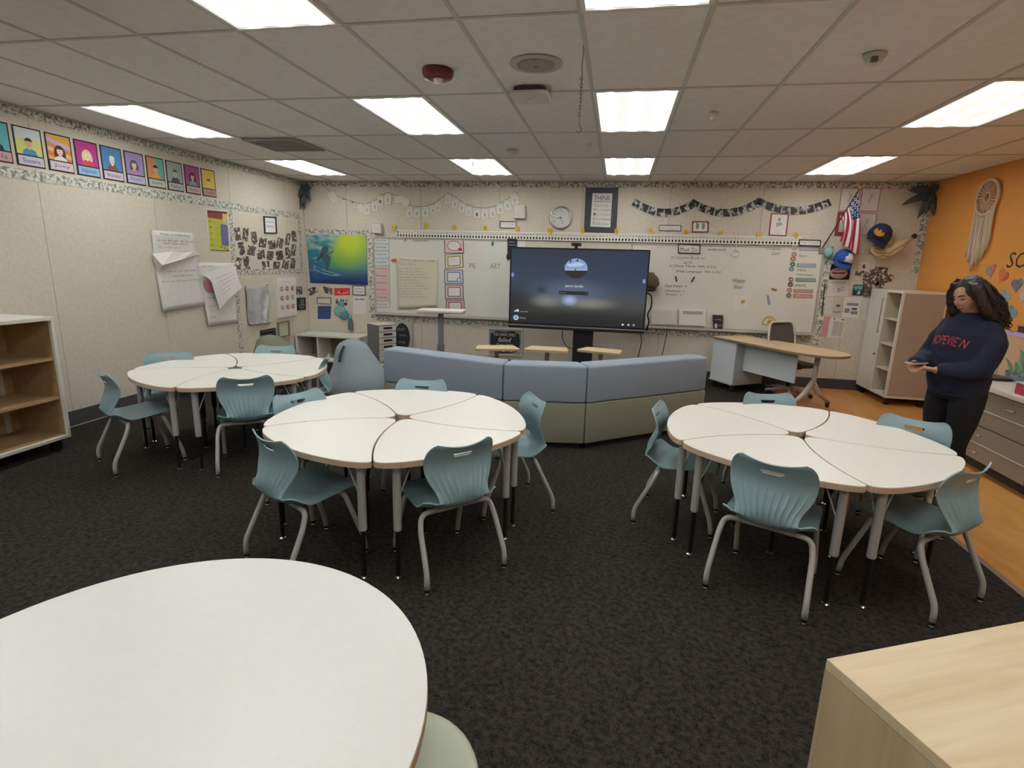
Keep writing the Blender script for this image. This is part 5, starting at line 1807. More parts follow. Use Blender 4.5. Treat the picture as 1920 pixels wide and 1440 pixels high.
for k, (x, y, c) in enumerate(DOTS):
    o, F = card('round_magnet', 'b', [(x - 5, y - 4.6), (x + 5, y - 4.6), (x + 5, y + 4.6), (x - 5, y + 4.6)], c, '%s small round picture magnet from the top on the right whiteboard' % ORD[k], 'magnet', [('e3ded6', [(.3, .42), (.7, .42), (.7, .5), (.3, .5)]), ('e3ded6', [(.35, .58), (.65, .58), (.65, .64), (.35, .64)])], group='round schedule magnets', off=.017, outline=disc(.5, .5, .5, .5, 18))
ST = [(1499, 1536, 462.5, 470, '8f9fa4', 'grey blue', ''), (1494, 1530, 493.5, 500.5, '8aa7b4', 'light blue', 'CURSIVE'), (1492, 1529, 521, 528, '6f8c80', 'green', 'LANGUAGE'), (1488, 1524, 542, 548.5, 'b27b6c', 'upper brick red', 'READING'), (1487, 1523.5, 551, 558.5, 'b8806f', 'lower brick red', 'WRITING')]
for x0, x1, y0, y1, c, nm, tx in ST:
    card('schedule_strip', 'b', [(x0, y0), (x1, y0 + 1), (x1, y1 + 1), (x0, y1)], c, '%s schedule strip on the right whiteboard' % nm, 'magnet strip', [('d9d6cf', tx, .08, .25, .92, .75)] if tx else [('b9c4c6', rect(.05, .3, .95, .7))], group='schedule strips', off=.017)
o, F = card('framed_sign', 'b', [(1498, 448.5), (1539, 450), (1538.5, 462), (1498, 460.5)], 'e4e0da', 'black framed Daily Schedule sign at the end of the number line', 'sign', [('6a6670', 'Daily Schedule', .1, .32, .9, .72)], off=.03)
frame_on(F, o, 'frame', .13, '34323a', 0, .012, 3.4)

# ---------------------------------------------------------------- above the boards
t = thing('framed_poster', 'black matted THINK poster hung above the television', 'poster')
F = wface('b', [(1099, 352), (1160, 352), (1155.5, 436), (1095, 434.5)])
F.base('mat_board', M('3a3c42', .6), .02, t)
F2 = Face([F.p(.21, .13, .0205), F.p(.82, .13, .0205), F.p(.81, .89, .0205), F.p(.16 + .03, .88, .0205)], (0, -1, 0))
sh = F2.base('sheet', M('d8d5cd', .7), .002, t)
F2.prints([('4d4d4f', 'THINK', .09, .06, .93, .21), ('4d4d4f', rect(.08, .235, .94, .25))] + [('5a5a5c', c, .12, .31 + k * .135, .22, .39 + k * .135) for k, c in enumerate('THINK')]
          + [('6c6c6e', s, .28, .33 + k * .135, .28 + .055 * len(s), .39 + k * .135) for k, s in enumerate(('is it true', 'is it helpful', 'is it inspiring', 'is it necessary', 'is it kind'))], .002, sh)

t = thing('wall_clock', 'round silver wall clock above the television', 'clock')
cc = wp('b', 1051.5, 408.5, 0)
MB().lathe([(.168, 0), (.168, -.03), (.155, -.045), (.142, -.038), (.142, -.02)], cc, 40, axis='y').build('rim', M('c3c0b8', .25, .9), t, smooth=True)
MB().lathe([(.1425, -.012), (.1425, -.024)], cc, 40, axis='y').build('dial', M('d9d7d2', .5), t)
FC = Face([cc + Vector((-.14, -.024, .14)), cc + Vector((.14, -.024, .14)), cc + Vector((.14, -.024, -.14)), cc + Vector((-.14, -.024, -.14))], (0, -1, 0))
FC.prints([('3d3c3e', str(h), .5 + .38 * math.sin(h * math.pi / 6) - .045, .5 - .38 * math.cos(h * math.pi / 6) - .05, .5 + .38 * math.sin(h * math.pi / 6) + .045, .5 - .38 * math.cos(h * math.pi / 6) + .05) for h in range(1, 13)], -.004, t, 'numerals')


def hand(nm, ang, ln, w, d):
    c0 = cc + Vector((0, -.0285 - d, 0))
    u = Vector((math.sin(ang), 0, math.cos(ang)))
    v = Vector((u.z, 0, -u.x))
    q = [c0 - u * .02 + v * w, c0 - u * .02 - v * w, c0 + u * ln - v * w * .5, c0 + u * ln + v * w * .5]
    MB().add(q + [p + Vector((0, -.002, 0)) for p in q], [(0, 1, 2, 3), (4, 5, 6, 7), (0, 1, 5, 4), (1, 2, 6, 5), (2, 3, 7, 6), (3, 0, 4, 7)]).build(nm, M('2a292b', .5), t)


hand('hour_hand', math.radians(262), .075, .006, 0)
hand('minute_hand', math.radians(157), .11, .004, .003)
gl = bpy.data.materials.new('clock_glass')
gl.use_nodes = True
gb = gl.node_tree.nodes['Principled BSDF']
gb.inputs['Alpha'].default_value = .07
gb.inputs['Roughness'].default_value = .03
MB().lathe([(.142, -.036), (.142, -.039), (.10, -.045), (.05, -.048), (.01, -.049)], cc, 36, axis='y').build('glass', gl, t, smooth=True)

for (q, lab, tx) in (([(965, 384), (986, 385), (986, 411), (965, 410)], 'white square wall speaker right of the white letter garland', False), ([(700.5, 419), (718, 419.5), (718, 438.5), (700.5, 438)], 'white boxy wall unit above the left end of the whiteboard', True)):
    t = thing('wall_box', lab, 'speaker')
    F = wface('b', q)
    F.base('case', M('d3cec4', .5), .07, t, bevel=.012)
    if tx:
        F.prints([scrib(150, .3, .7, .4, .06, '9c988f'), scrib(151, .3, .7, .55, .06, '9c988f')], .0705, t, 'lettering')
    else:
        F.prints([('c5c0b6', [rect(.12, .15 + .1 * k, .88, .19 + .1 * k) for k in range(8)])], .0705, t, 'grille')
for (q, asp, lay, lab, fc) in (([(938, 414.5), (969, 415.5), (968.5, 428.5), (937.5, 427.5)], 2.3, [scrib(152, .12, .88, .38, .12, '77747a'), scrib(153, .3, .7, .66, .1, '77747a')], 'narrow black framed sign above the left end of the number line', '2c2a30'),
                               ([(1236, 422), (1277, 422.5), (1276.5, 433.5), (1235.5, 432.5)], 3.7, [('6f6c70', 'parent helpers org', .1, .34, .9, .68)], 'long narrow black framed sign right of the THINK poster', '2c2a30'),
                               ([(1298, 414.5), (1329, 415), (1328, 436), (1297, 435.5)], 1.45, [('8d8d86', [disc(.33, .48, .10, .26, 14), disc(.67, .48, .10, .26, 14)]), ('8d8d86', [[(.24 + .05 * k, .40), (.22 + .055 * k, .14), (.25 + .055 * k, .13), (.28 + .05 * k, .40)] for k in range(4)] + [[(.58 + .05 * k, .40), (.57 + .055 * k, .13), (.60 + .055 * k, .14), (.62 + .05 * k, .40)] for k in range(4)])], 'small red framed picture of two grey hand prints', '7d3a3c'),
                               ([(1445.5, 399.5), (1479.5, 400.5), (1474, 443), (1441, 441.5)], .78, [('a09c98', [(.45, .2), (.55, .18), (.6, .3), (.5, .36), (.42, .3)]), ('aaa6a2', [(.35, .42), (.62, .38), (.72, .5), (.5, .56), (.38, .62)]), scrib(154, .28, .7, .78, .025, '8c8888'), scrib(155, .3, .68, .85, .025, '8c8888')], 'red framed line drawing above the right end of the number line', '9c3a40')):
    o, F = card('framed_picture', 'b', q, 'e2deda', lab, 'picture', lay, off=.002)
    frame_on(F, o, 'frame', .045 if asp < 1.3 else .09, fc, 0, .012, asp)

# white garland of jar shaped letter tags
t = thing('letter_garland', 'string of white jar shaped letter tags above the left whiteboard', 'garland')
TG = [(625, 370, 22, -30, ''), (677, 390, 15, -22, ''), (688, 392, 20, 0, 'W'), (703, 386, 18, 0, 'e'), (713, 376, 18, 0, 'l'), (727.5, 373, 20, 0, 'c'), (750, 374, 20, 90, ''), (762, 380, 16, 25, ''), (768, 398, 19, 0, 'o'), (782, 399, 19, 3, 'm'), (798, 397, 19, 4, 'e'), (812, 393, 17, -10, 't'), (821.5, 388, 18, 6, 'o'),
      (840, 374, 18, 0, 'O'), (853.5, 380.5, 18, 6, 'u'), (866.5, 389.5, 18, 6, 'r'), (879, 396, 18, 4, 'C'), (894.5, 400, 19, 2, 'l'), (909, 400.5, 19, 0, 'a'), (924, 399, 18, -3, 's'), (938, 391.5, 19, -6, 's'), (951.5, 384.5, 19, -12, 'm'), (965, 374, 20, -10, 'y')]
for k, (x, y, h, a, ch_) in enumerate(TG):
    w = h * .66
    ar = math.radians(a)
    q = []
    for (sx, sy) in ((-1, -1), (1, -1), (1, 1), (-1, 1)):
        dx, dy = sx * w / 2, sy * h / 2
        q.append((x + dx * math.cos(ar) - dy * math.sin(ar), y + dy * math.cos(ar) + dx * math.sin(ar)))
    F = wface('b', q, .006 + .004 * (k % 2))
    o = F.base('tag', M('d9d5cc', .7), .003, t, outline=[(.06, 0), (.94, 0), (.94, .14), (1, .28), (1, .88), (.88, 1), (.12, 1), (0, .88), (0, .28), (.06, .14)])
    if ch_:
        F.prints([('b9b6ae', rect(.1, .15, .9, .18)), ('5d5a58', ch_, .36, .45, .64, .78)], .003, o, 'letter')
pts = [(611, 352), (620, 360), (636, 369), (655, 376), (680, 383), (690, 381), (704, 375), (716, 365), (728, 361), (742, 366), (760, 378), (775, 388), (795, 387), (815, 381), (832, 368), (840, 361), (855, 370), (870, 381), (890, 389), (910, 390), (930, 386), (950, 374), (972, 361)]
MB().tube([wp('b', x, y, .006) for x, y in pts], .003, 5).build('string', M('6f6357', .8), t)
for (x, y) in ((645, 373), (661, 379)):
    MB().ell(wp('b', x, y, .008), (.02, .008, .01), seg=8, rings=6).build('clothespin', M('7d6c58', .7), t)

# black photo garland in three swags
t = thing('photo_garland', 'black and white photo garland in three swags above the right whiteboard', 'garland')
sw = [((1191, 371), (1300, 373), 20, 8), ((1300, 372), (1424, 369), 22, 9), ((1424, 370), (1554, 371), 18, 9)]
gm = ramp_mat('garland_print', [(.35, '1b1b1f'), (.52, '2f3036'), (.58, '8d8f92'), (.66, 'd3d3d0')], scale=17, detail=2, rough=.5, rnd=True)
for (a, b, sag, n) in sw:
    def cat(s):
        return (a[0] + (b[0] - a[0]) * s, a[1] + (b[1] - a[1]) * s + sag * 4 * s * (1 - s) * .95)
    for k in range(n):
        s0, s1 = (k + .06) / n, (k + .94) / n
        p0, p1 = cat(s0), cat(s1)
        d = Vector((p1[0] - p0[0], p1[1] - p0[1]))
        nn = Vector((-d.y, d.x)).normalized() * 15
        F = wface('b', [p0, p1, (p1[0] + nn.x, p1[1] + nn.y), (p0[0] + nn.x, p0[1] + nn.y)], .004 + .003 * (k % 2))
        F.base('pennant', gm, .003, t)
    MB().tube([wp('b', *cat(k / 12), .008) for k in range(13)], .004, 5).build('string', M('cfcbc2', .7), t)
    MB().tube([wp('b', cat(k / 12)[0] - 1, cat(k / 12)[1] + 15.6, .005) for k in range(13)], .004, 5).build('string', M('cfcbc2', .7), t)

# ---------------------------------------------------------------- right end of the back wall
for k, (q, red, lab) in enumerate((([(1578, 352), (1613.5, 353), (1606, 396), (1572.5, 394.5)], .018, 'upper left'), ([(1617, 352.5), (1652, 353.5), (1645, 396.5), (1611, 396)], .018, 'upper right'),
                                   ([(1571, 396.5), (1600, 397), (1593.5, 443), (1564, 442)], .16, 'lower left'), ([(1609, 399.5), (1644, 400.5), (1638, 441.5), (1604, 441)], .018, 'lower right'))):
    o, F = card('sketch_print', 'b', q, 'ddd7d3', '%s of the four red edged sketch prints behind the flag' % lab, 'picture',
                [('a8a29e', [[(.42, .2), (.45, .19), (.60, .5), (.57, .5)], [(.6, .22), (.63, .23), (.45, .62), (.42, .6)], [(.5, .3), (.66, .4), (.65, .42), (.49, .32)], [(.40, .45), (.56, .66), (.54, .68), (.38, .47)]]), scrib(160 + k, .25, .75, .86, .02, '9a9492')], group='sketch prints behind the flag', off=.002)
    frame_on(F, o, 'frame', red, '9a343c', 0, .008, .8)

# flag on a leaning pole
t = thing('flag', 'small American flag hanging from a dark leaning pole', 'flag')
fb = wp('b', 1540, 468, .02)
tipp = wp('b', 1613, 352, .36)
MB().tube([fb, tipp], .008, 8).build('pole', M('3a2a22', .5), t, smooth=True)
MB().ell(tipp, (.014, .014, .02), seg=10, rings=8).build('finial', M('b89a4a', .3, .8), t, smooth=True)
MB().box(fb.x - .03, fb.x + .03, fb.y - .02, YB, fb.z - .05, fb.z + .03).build('bracket', M('8c8780', .5), t)
h0 = fb.lerp(tipp, .95)
h1 = fb.lerp(tipp, .52)
e0 = wp('b', 1607, 478, .24)
e1 = wp('b', 1572, 452, .22)
m0 = wp('b', 1612, 420, .30)
m1 = wp('b', 1584, 428, .24)
NU, NV = 39, 30
P = []
for i in range(NU + 1):
    s = i / NU
    A = h0.lerp(h1, s)
    B = m0.lerp(m1, s)
    C = e0.lerp(e1, s)
    col = []
    for j in range(NV + 1):
        q = j / NV
        c = A * (1 - q) ** 2 + B * 2 * q * (1 - q) + C * q * q
        f = math.sin(s * 13 + q * 2) * .035 * min(1, q * 2.5)
        col.append(c + Vector((.3 * f, -f, 0)))
    P.append(col)


def stripe_sel(kind):
    def k(i, j):
        st = min(12, int(i * 13 / NU))
        canton = st < 7 and j < NV * .40
        if kind == 'c':
            return canton
        return (not canton) and (st % 2 == (0 if kind == 'r' else 1))
    return k


full_ = lambda i, j: True
sheet(P, .002, stripe_sel('r'), full_).build('red_stripes', M('a82a3a', .8), t, smooth=True)
sheet(P, .002, stripe_sel('w'), full_).build('white_stripes', M('e3dfe0', .8), t, smooth=True)
cn = sheet(P, .002, stripe_sel('c'), full_).build('blue_canton', M('2b3a66', .8), t, smooth=True)
st = MB()
for r in range(6):
    for c in range(8):
        i = 1.6 + r * 3.2
        j = 1 + c * 1.35 + (.6 if r % 2 else 0)
        if j > 11.2:
            continue
        p = P[int(round(i))][int(round(j))]
        nrm = (P[int(i) + 1][int(j)] - P[int(i)][int(j)]).cross(P[int(i)][int(j) + 1] - P[int(i)][int(j)]).normalized()
        a_, b_ = nrm.orthogonal().normalized(), nrm.cross(nrm.orthogonal().normalized())
        for sd in (1, -1):
            st.add([p + nrm * .0025 * sd + (a_ * math.cos(x * math.pi / 5) + b_ * math.sin(x * math.pi / 5)) * (.011 if x % 2 == 0 else .005) for x in range(10)], [tuple(range(10))])
so = st.build('stars', M('e9e6e6', .8), cn)
so['kind'] = 'stuff'


def cap(name, label, c, s, crown, brim, front=None, emblem=None, tilt=0.0, side=1):
    t = thing(name, label, 'cap', c)
    R = Matrix.Rotation(tilt, 3, 'Y')

    def tr(p):
        return R @ (Vector(p) * s)
    secs = [((0, -.0, -.09), .115), ((0, -.0, -.04), .125), ((0, 0, .02), .115), ((0, 0, .07), .085), ((0, 0, .095), .04), ((0, 0, .10), .008)]
    MB().loft([(tr(cn_), tr((r, 0, 0)), tr((0, r * .8, 0))) for cn_, r in secs], seg=24).build('crown', crown, t, smooth=True)
    if front is not None:
        MB().loft([(tr((side * .03, -.055, -.07)), tr((.075, 0, 0)), tr((0, .05, 0))), (tr((side * .03, -.055, -.01)), tr((.075, 0, 0)), tr((0, .05, 0))), (tr((side * .03, -.035, .05)), tr((.05, 0, 0)), tr((0, .045, 0))), (tr((side * .03, -.02, .07)), tr((.02, 0, 0)), tr((0, .02, 0)))], seg=20).build('front_panel', front, t, smooth=True)
    P = []
    for i in range(13):
        a = math.pi * (i / 12)
        P.append([tr((math.cos(a) * (.11 + .0 * j), -.06 - math.sin(a) * .035 * j, -.09 - .028 * j + .02 * math.cos(a) ** 2)) for j in range(4)])
    sheet(P, .006, full_, full_).build('brim', brim, t, smooth=True)
    return t, tr


cap('baseball_cap', 'blue cap with a white front hanging below the flag', wp('b', 1583, 481, .11), 1.0, M('27509a', .8), M('1f4488', .8), M('d8d4d8', .8), tilt=.25)
t, tr = cap('baseball_cap', 'navy cap with a gold crown emblem on the back wall', wp('b', 1653, 436, .13), 1.15, M('2c3252', .8), M('252a46', .8), None, tilt=.55)
cw = [(-.06, .0), (-.045, .035), (-.025, .012), (0, .042), (.025, .012), (.045, .035), (.06, 0), (.035, -.028), (0, -.036), (-.035, -.028)]
MB().add([tr((x - .055, -.112, z - .045)) for x, z in cw] + [tr((x - .055, -.095, z - .045)) for x, z in cw], [tuple(range(10)), tuple(range(10, 20))] + [(i, (i + 1) % 10, 10 + (i + 1) % 10, 10 + i) for i in range(10)]).build('crown_emblem', M('d89a2c', .6), t)
straw = M('cdb48c', .9, var=.08, vscale=60, bump=.3, bscale=120, name='straw')
t = thing('straw_hat', 'wide tan straw visor hat hanging under the navy cap', 'hat')
top = [(1633, 462), (1640, 458), (1655, 463), (1670, 463), (1680, 452), (1695, 447), (1711, 445)]
bot = [(1633, 474), (1643, 482), (1655, 485), (1668, 483), (1684, 475), (1698, 463), (1711, 446)]
P = []
for (a, b) in zip(top, bot):
    P.append([wp('b', a[0] + (b[0] - a[0]) * q, a[1] + (b[1] - a[1]) * q, .15 + .035 * math.sin(math.pi * q * .8)) for q in [k / 6 for k in range(7)]])
sheet(P, .005, full_, full_).build('brim', straw, t, smooth=True)
q = [(1620, 477), (1623, 469), (1631, 464), (1634, 466), (1631, 472), (1625, 478)]
wall_sheet('brim_tip', 'b', [(x, y, .03) for x, y in q], straw, t, thick=.006)
MB().tube([wp('b', 1645 + 2.4 * k, 480 + .8 * math.sin(k), .185) for k in range(11)], .005, 5).build('stitched_edge', M('8f7550', .8), t)
MB().tube([wp('b', x, y, .19) for x, y in ((1637, 470), (1645, 474), (1656, 476), (1668, 474), (1682, 465), (1696, 457), (1708, 448))], .0045, 5).build('brim_seam', M('9c8159', .8), t)
p = wp('b', 1713, 443, .0)
tag(MB().lathe([(.03, 0), (.034, -.02), (.025, -.04), (.01, -.045)], p, 16, axis='y').build('wall_hook', M('34281f', .5), smooth=True), 'round dark wall knob at the end of the straw hat', 'knob')
t = thing('yarn_ball', 'mint green pompom hanging at the end of the whiteboard', 'pompom')
p = wp('b', 1554, 473, .06)
MB().ell(p, (.055, .05, .065), seg=18, rings=12).build('ball', M('8cc4bd', .9, bump=.6, bscale=60), t, smooth=True)
MB().tube([p + Vector((0, 0, .05)), p + Vector((.01, .03, .15))], .004, 5).build('cord', M('d3cfc6', .8), t)
card('mouth_photo', 'b', [(1553, 495), (1596, 496), (1591.5, 524.5), (1550, 524)], '1d171a', 'dark poster of a big pink smile below the blue cap', 'poster', [('c39a94', disc(.5, .58, .40, .36, 22)), ('7a3b3c', disc(.5, .52, .30, .16, 18)), ('d8c9c0', disc(.5, .46, .30, .07, 16)), ('d3bdb4', disc(.5, .70, .26, .08, 14))])
card('printed_page', 'b', [(1550, 525.5), (1592, 526), (1589, 555.5), (1547.5, 555)], 'dcd6d2', 'white page with a pencil sketch below the smile poster', 'paper', [('c5bfbc', rect(.12, .05, .9, .2)), ('8f8a88', [[(.5, .55), (.8, .4), (.82, .43), (.52, .58)], [(.5, .7), (.85, .55), (.87, .58), (.52, .73)], [(.55, .42), (.62, .75), (.59, .76), (.52, .44)]])] + [scrib(170 + k, .1, .42, .38 + .13 * k, .03, 'a9a4a2') for k in range(4)])
card('printed_page', 'b', [(1547, 558.5), (1562.5, 559), (1560, 588.5), (1544, 588)], 'd8d3cc', 'narrow white page left of the thermostat', 'paper', [scrib(180 + k, .15, .85, .15 + .12 * k, .025, 'a39e98') for k in range(6)])
t = thing('thermostat', 'beige wall thermostat between pinned pages', 'thermostat')
F = wface('b', [(1563.5, 560), (1577.5, 560.5), (1575.5, 584), (1562.5, 583.5)])
F.base('case', M('c9c2b4', .5), .03, t, bevel=.006)
F.prints([('55524e', rect(.25, .45, .8, .62)), ('b0a999', rect(.2, .72, .85, .76))], .0305, t)
card('printed_page', 'b', [(1583.5, 556.5), (1615, 558), (1608.5, 596), (1578.5, 594.5)], 'dedad5', 'white flyer with grey boxes beside the tall cabinet', 'paper', [('8b8886', [rect(.2, .28, .9, .42), rect(.1, .55, .42, .78), rect(.5, .68, .92, .84)]), ('4f4d4e', rect(.52, .52, .85, .62)), scrib(190, .3, .8, .1, .03, '8b8886'), scrib(191, .3, .8, .19, .03, '8b8886')])
card('printed_page', 'b', [(1621, 559), (1634, 559.5), (1628, 600), (1616, 599)], 'd3cdc6', 'white page half hidden behind the tall cabinet', 'paper', [scrib(195 + k, .15, .85, .15 + .15 * k, .02, 'a8a29c') for k in range(5)])
card('printed_page', 'b', [(1541, 593), (1563, 594.5), (1554.5, 632.5), (1533, 630)], 'd59a98', 'pink page pinned below the thermostat', 'paper', [scrib(200 + k, .1, .6, .2 + .14 * k, .025, 'b97775') for k in range(5)])
card('printed_page', 'b', [(1557, 595), (1587, 597), (1578.5, 635), (1550, 632.5)], 'ddd6d0', 'white timetable page overlapping the pink page', 'paper', [('c2bbb6', [rect(.25, .18, .6, .9), rect(.64, .18, .92, .9)])] + [scrib(210 + k, .28, .9, .2 + .1 * k, .025, '97918d') for k in range(7)] + [('4a4848', [rect(.2, .03, .32, .08), rect(.7, .05, .9, .1)])], off=.003)
t = thing('door_chime', 'small white box with a black cord at the end of the whiteboard', 'chime')
F = wface('b', [(1533.5, 593), (1543, 594), (1542.5, 601), (1533, 600)])
F.base('case', M('e0dcd5', .5), .04, t, bevel=.005)
MB().tube([wp('b', 1541, 592, .015), wp('b', 1543, 570, .012), wp('b', 1545, 548, .012), wp('b', 1547, 532, .012)], .007, 6).build('cord', M('2b2a2c', .6), t)

CL = [(1620, 500, 20, 18, 0, 'white card with a dark doodle in the photo collage', 'w'), (1612, 512, 16, 8, 0, 'narrow dark photo below the doodle card', 'p'), (1628, 520, 18, 16, 20, 'tilted photo left in the photo collage', 'p'), (1640, 512, 16, 16, -10, 'photo near the top of the photo collage', 'p'), (1652, 507, 24, 12, 5, 'wide photo strip at the top right of the collage', 'p'),
      (1640, 526, 18, 16, 8, 'photo in the middle of the collage', 'p'), (1655, 522, 16, 18, -12, 'tilted photo in the right of the collage', 'p'), (1667, 520, 14, 12, 25, 'small tilted photo at the right tip of the collage', 'p'), (1626, 533, 16, 14, -5, 'photo in the lower middle of the collage', 'p'), (1650, 534, 16, 12, 4, 'photo just above the tall cabinet', 'p'), (1609, 544, 20, 20, 2, 'teal and black poster at the lower left of the collage', 't'), (1627, 547, 16, 18, -4, 'dark photo beside the cabinet top', 'p')]
for k, (x, y, w, h, a, lab, kd) in enumerate(CL):
    ar = math.radians(a)
    q = []
    for (sx, sy) in ((-1, -1), (1, -1), (1, 1), (-1, 1)):
        dx, dy = sx * w / 2, sy * h / 2
        q.append((x + dx * math.cos(ar) - dy * math.sin(ar) - dy * .12, y + dy * math.cos(ar) + dx * math.sin(ar)))
    if kd == 'w':
        card('collage_card', 'b', q, 'd9d2c6', lab, 'card', [('3d3a3a', [(.4, .3), (.6, .25), (.55, .5), (.65, .6), (.5, .7), (.35, .55)])], off=.003)
    elif kd == 't':
        card('collage_card', 'b', q, '2a3d48', lab, 'poster', [('6fa9ad', [(.05, .1), (.95, .08), (.8, .5), (.5, .35), (.3, .55), (.1, .4)]), ('b9c9cb', [(.4, .9), (.6, .4), (.75, .85)])], off=.003)
    else:
        card('collage_photo', 'b', q, '000000', lab, 'photo', mat=photo, off=.003 + .0035 * (k % 4))

# sockets and signs low on the wall
for (q, lab) in (([(1107, 645), (1122, 645.5), (1122, 655), (1107, 654.5)], 'white double wall socket, left of the three behind the right small table'), ([(1126, 645.5), (1136, 646), (1136, 655.5), (1126, 655)], 'white wall socket, middle of the three behind the right small table'), ([(1141, 646), (1151, 646.5), (1151, 656), (1141, 655.5)], 'white wall socket, right of the three behind the right small table'),
                 ([(1513, 666), (1526, 666.5), (1525, 679), (1512.5, 678.5)], 'white wall socket under the teacher desk tip')):
    t = thing('wall_socket', lab, 'socket')
    F = wface('b', q)
    F.base('plate', M('d9d5cc', .5), .008, t, bevel=.002)
    F.prints([('6b6862', [rect(.3, .2, .38, .4), rect(.6, .2, .68, .4), rect(.3, .6, .38, .8), rect(.6, .6, .68, .8)])], .0082, t, 'slots')
t = thing('chalkboard_sign', 'framed black brush lettered sign leaning under the left whiteboard', 'sign')
F = wface('b', [(915, 614.5), (981, 617), (979, 667.5), (915, 665)], .01)
F.base('panel', M('8c8b86', .7), .012, t)
frame_on(F, t, 'frame', .045, 'c5c4bc', 0, .022, 1.3)
F.prints([('26262a', [(.08, .2), (.25, .1), (.5, .13), (.72, .08), (.9, .2), (.93, .5), (.9, .82), (.7, .9), (.4, .93), (.14, .86), (.07, .55)]), ('d3d2cd', 'YOU HAVE ONLY', .16, .17, .80, .28), ('d3d2cd', 'failed', .3, .33, .68, .50, .3), ('d3d2cd', 'if you have', .26, .55, .74, .65), ('d3d2cd', 'GIVEN UP', .2, .72, .8, .86)], .012, t)
t = thing('chalkboard_sign', 'dark round lettered sign behind the grey drawer tower', 'sign')
F = wface('b', [(741, 602), (773, 603.5), (773, 663), (743, 663)], .02)
F.base('panel', M('b5b7ae', .7), .012, t)
F.prints([('26282b', disc(.42, .5, .46, .45, 24)), ('9fa39f', 'JUST', .15, .2, .6, .30), ('9fa39f', 'keep', .25, .38, .65, .47, .3), ('9fa39f', 'trying', .2, .58, .6, .70, .3)], .012, t)

# ---------------------------------------------------------------- on the orange wall
t = thing('dream_catcher', 'cream macrame dream catcher hanging on the orange wall', 'wall hanging')
rope = M('d6bfa4', .9, bump=.5, bscale=200, name='macrame_cord')
c = wp('r', 1851, 370, .03)
pt, pb = wp('r', 1862, 336, .03), wp('r', 1844, 403, .03)
R_ = (pt - pb).length / 2
MB().tube([c + Vector((0, R_ * math.cos(a), R_ * math.sin(a))) for a in [2 * math.pi * k / 40 for k in range(41)]], .016, 8).build('hoop', rope, t, smooth=True)
MB().tube([c + Vector((0, .05 * math.cos(a), .05 * math.sin(a))) for a in [2 * math.pi * k / 20 for k in range(21)]], .010, 6).build('inner_ring', rope, t, smooth=True)
for k in range(24):
    a = 2 * math.pi * k / 24
    MB().tube([c + Vector((0, .05 * math.cos(a), .05 * math.sin(a))), c + Vector((-.006, R_ * .6 * math.cos(a + .03), R_ * .6 * math.sin(a + .03))), c + Vector((0, R_ * math.cos(a), R_ * math.sin(a)))], [.004, .007, .005], 6).build('spoke', rope, t, smooth=True)
nst = 17
for k in range(nst):
    u = -1 + 2 * k / (nst - 1)
    y0 = u * R_ * .92
    zt = -math.sqrt(max(0, 1 - (u * .92) ** 2)) * R_
    ln = .72 - .20 * abs(u - .1) + .03 * math.sin(k * 2.4)
    ztop = c.z + zt
    zbot = c.z - R_ * .45 - ln
    pts = [Vector((c.x - .004 * math.sin(k), c.y + y0 + .012 * math.sin(k * 1.7 + s * 6), ztop + (zbot - ztop) * s)) for s in (0, .25, .5, .75, 1)]
    MB().tube(pts, [.009, .0095, .010, .012, .005], 6).build('strand', rope, t, smooth=True)
for k, (x, y) in enumerate(((1858, 507), (1881, 517), (1907, 534), (1884, 556), (1897, 587), (1921, 552))):
    cc_ = wp('r', x, y, 0)
    ht = []
    tl = (-.3, .45, -.1, .4, .5, .2)[k]
    for j in range(28):
        a = 2 * math.pi * j / 28
        hx, hz = .0052 * 16 * math.sin(a) ** 3, .0052 * (13 * math.cos(a) - 5 * math.cos(2 * a) - 2 * math.cos(3 * a) - math.cos(4 * a))
        ht.append((hx * math.cos(tl) - hz * math.sin(tl), hx * math.sin(tl) + hz * math.cos(tl)))
    vs = [cc_ + Vector((0, h, z)) for h, z in ht] + [cc_ + Vector((-.004, h, z)) for h, z in ht]
    cols = ('d0582c', 'c7683c', '6b7280', '7d97a0', '7fa0a8', 'cfa9a4')
    hm = ramp_mat('heart_%d' % k, [(.44, cols[k]), (.56, ('8aa0a4', 'd8834c', '8a8d98', '8fa9ae', '6f97a6', 'd9c1b8')[k])], scale=6, detail=2, rough=.7)
    tag(MB().add(vs, [tuple(range(28)), tuple(range(28, 56))[::-1]] + [(j, (j + 1) % 28, 28 + (j + 1) % 28, 28 + j) for j in range(28)]).build('paper_heart', hm),
        '%s paper heart on the orange wall' % ('orange and grey', 'red orange', 'slate grey', 'upper blue grey', 'lower light blue', 'pale pink')[k], 'heart', 'paper hearts on the orange wall')
F = Face([wp('r', 1893, 473), wp('r', 1947, 473), wp('r', 1945, 503), wp('r', 1892, 497)], (-1, 0, 0))
F = Face([Vector((XR, F.q[0].y, F.q[0].z)), Vector((XR, F.q[0].y - .62, F.q[0].z)), Vector((XR, F.q[0].y - .62, F.q[0].z - .16)), Vector((XR, F.q[0].y, F.q[0].z - .16))], (-1, 0, 0))
o = F.prints([('3a2a1c', 'SOME', 0, 0, 1, 1, .15)], .001, None, 'wall_lettering')
tag(o, 'dark lettering SOME stuck on the orange wall', 'lettering')

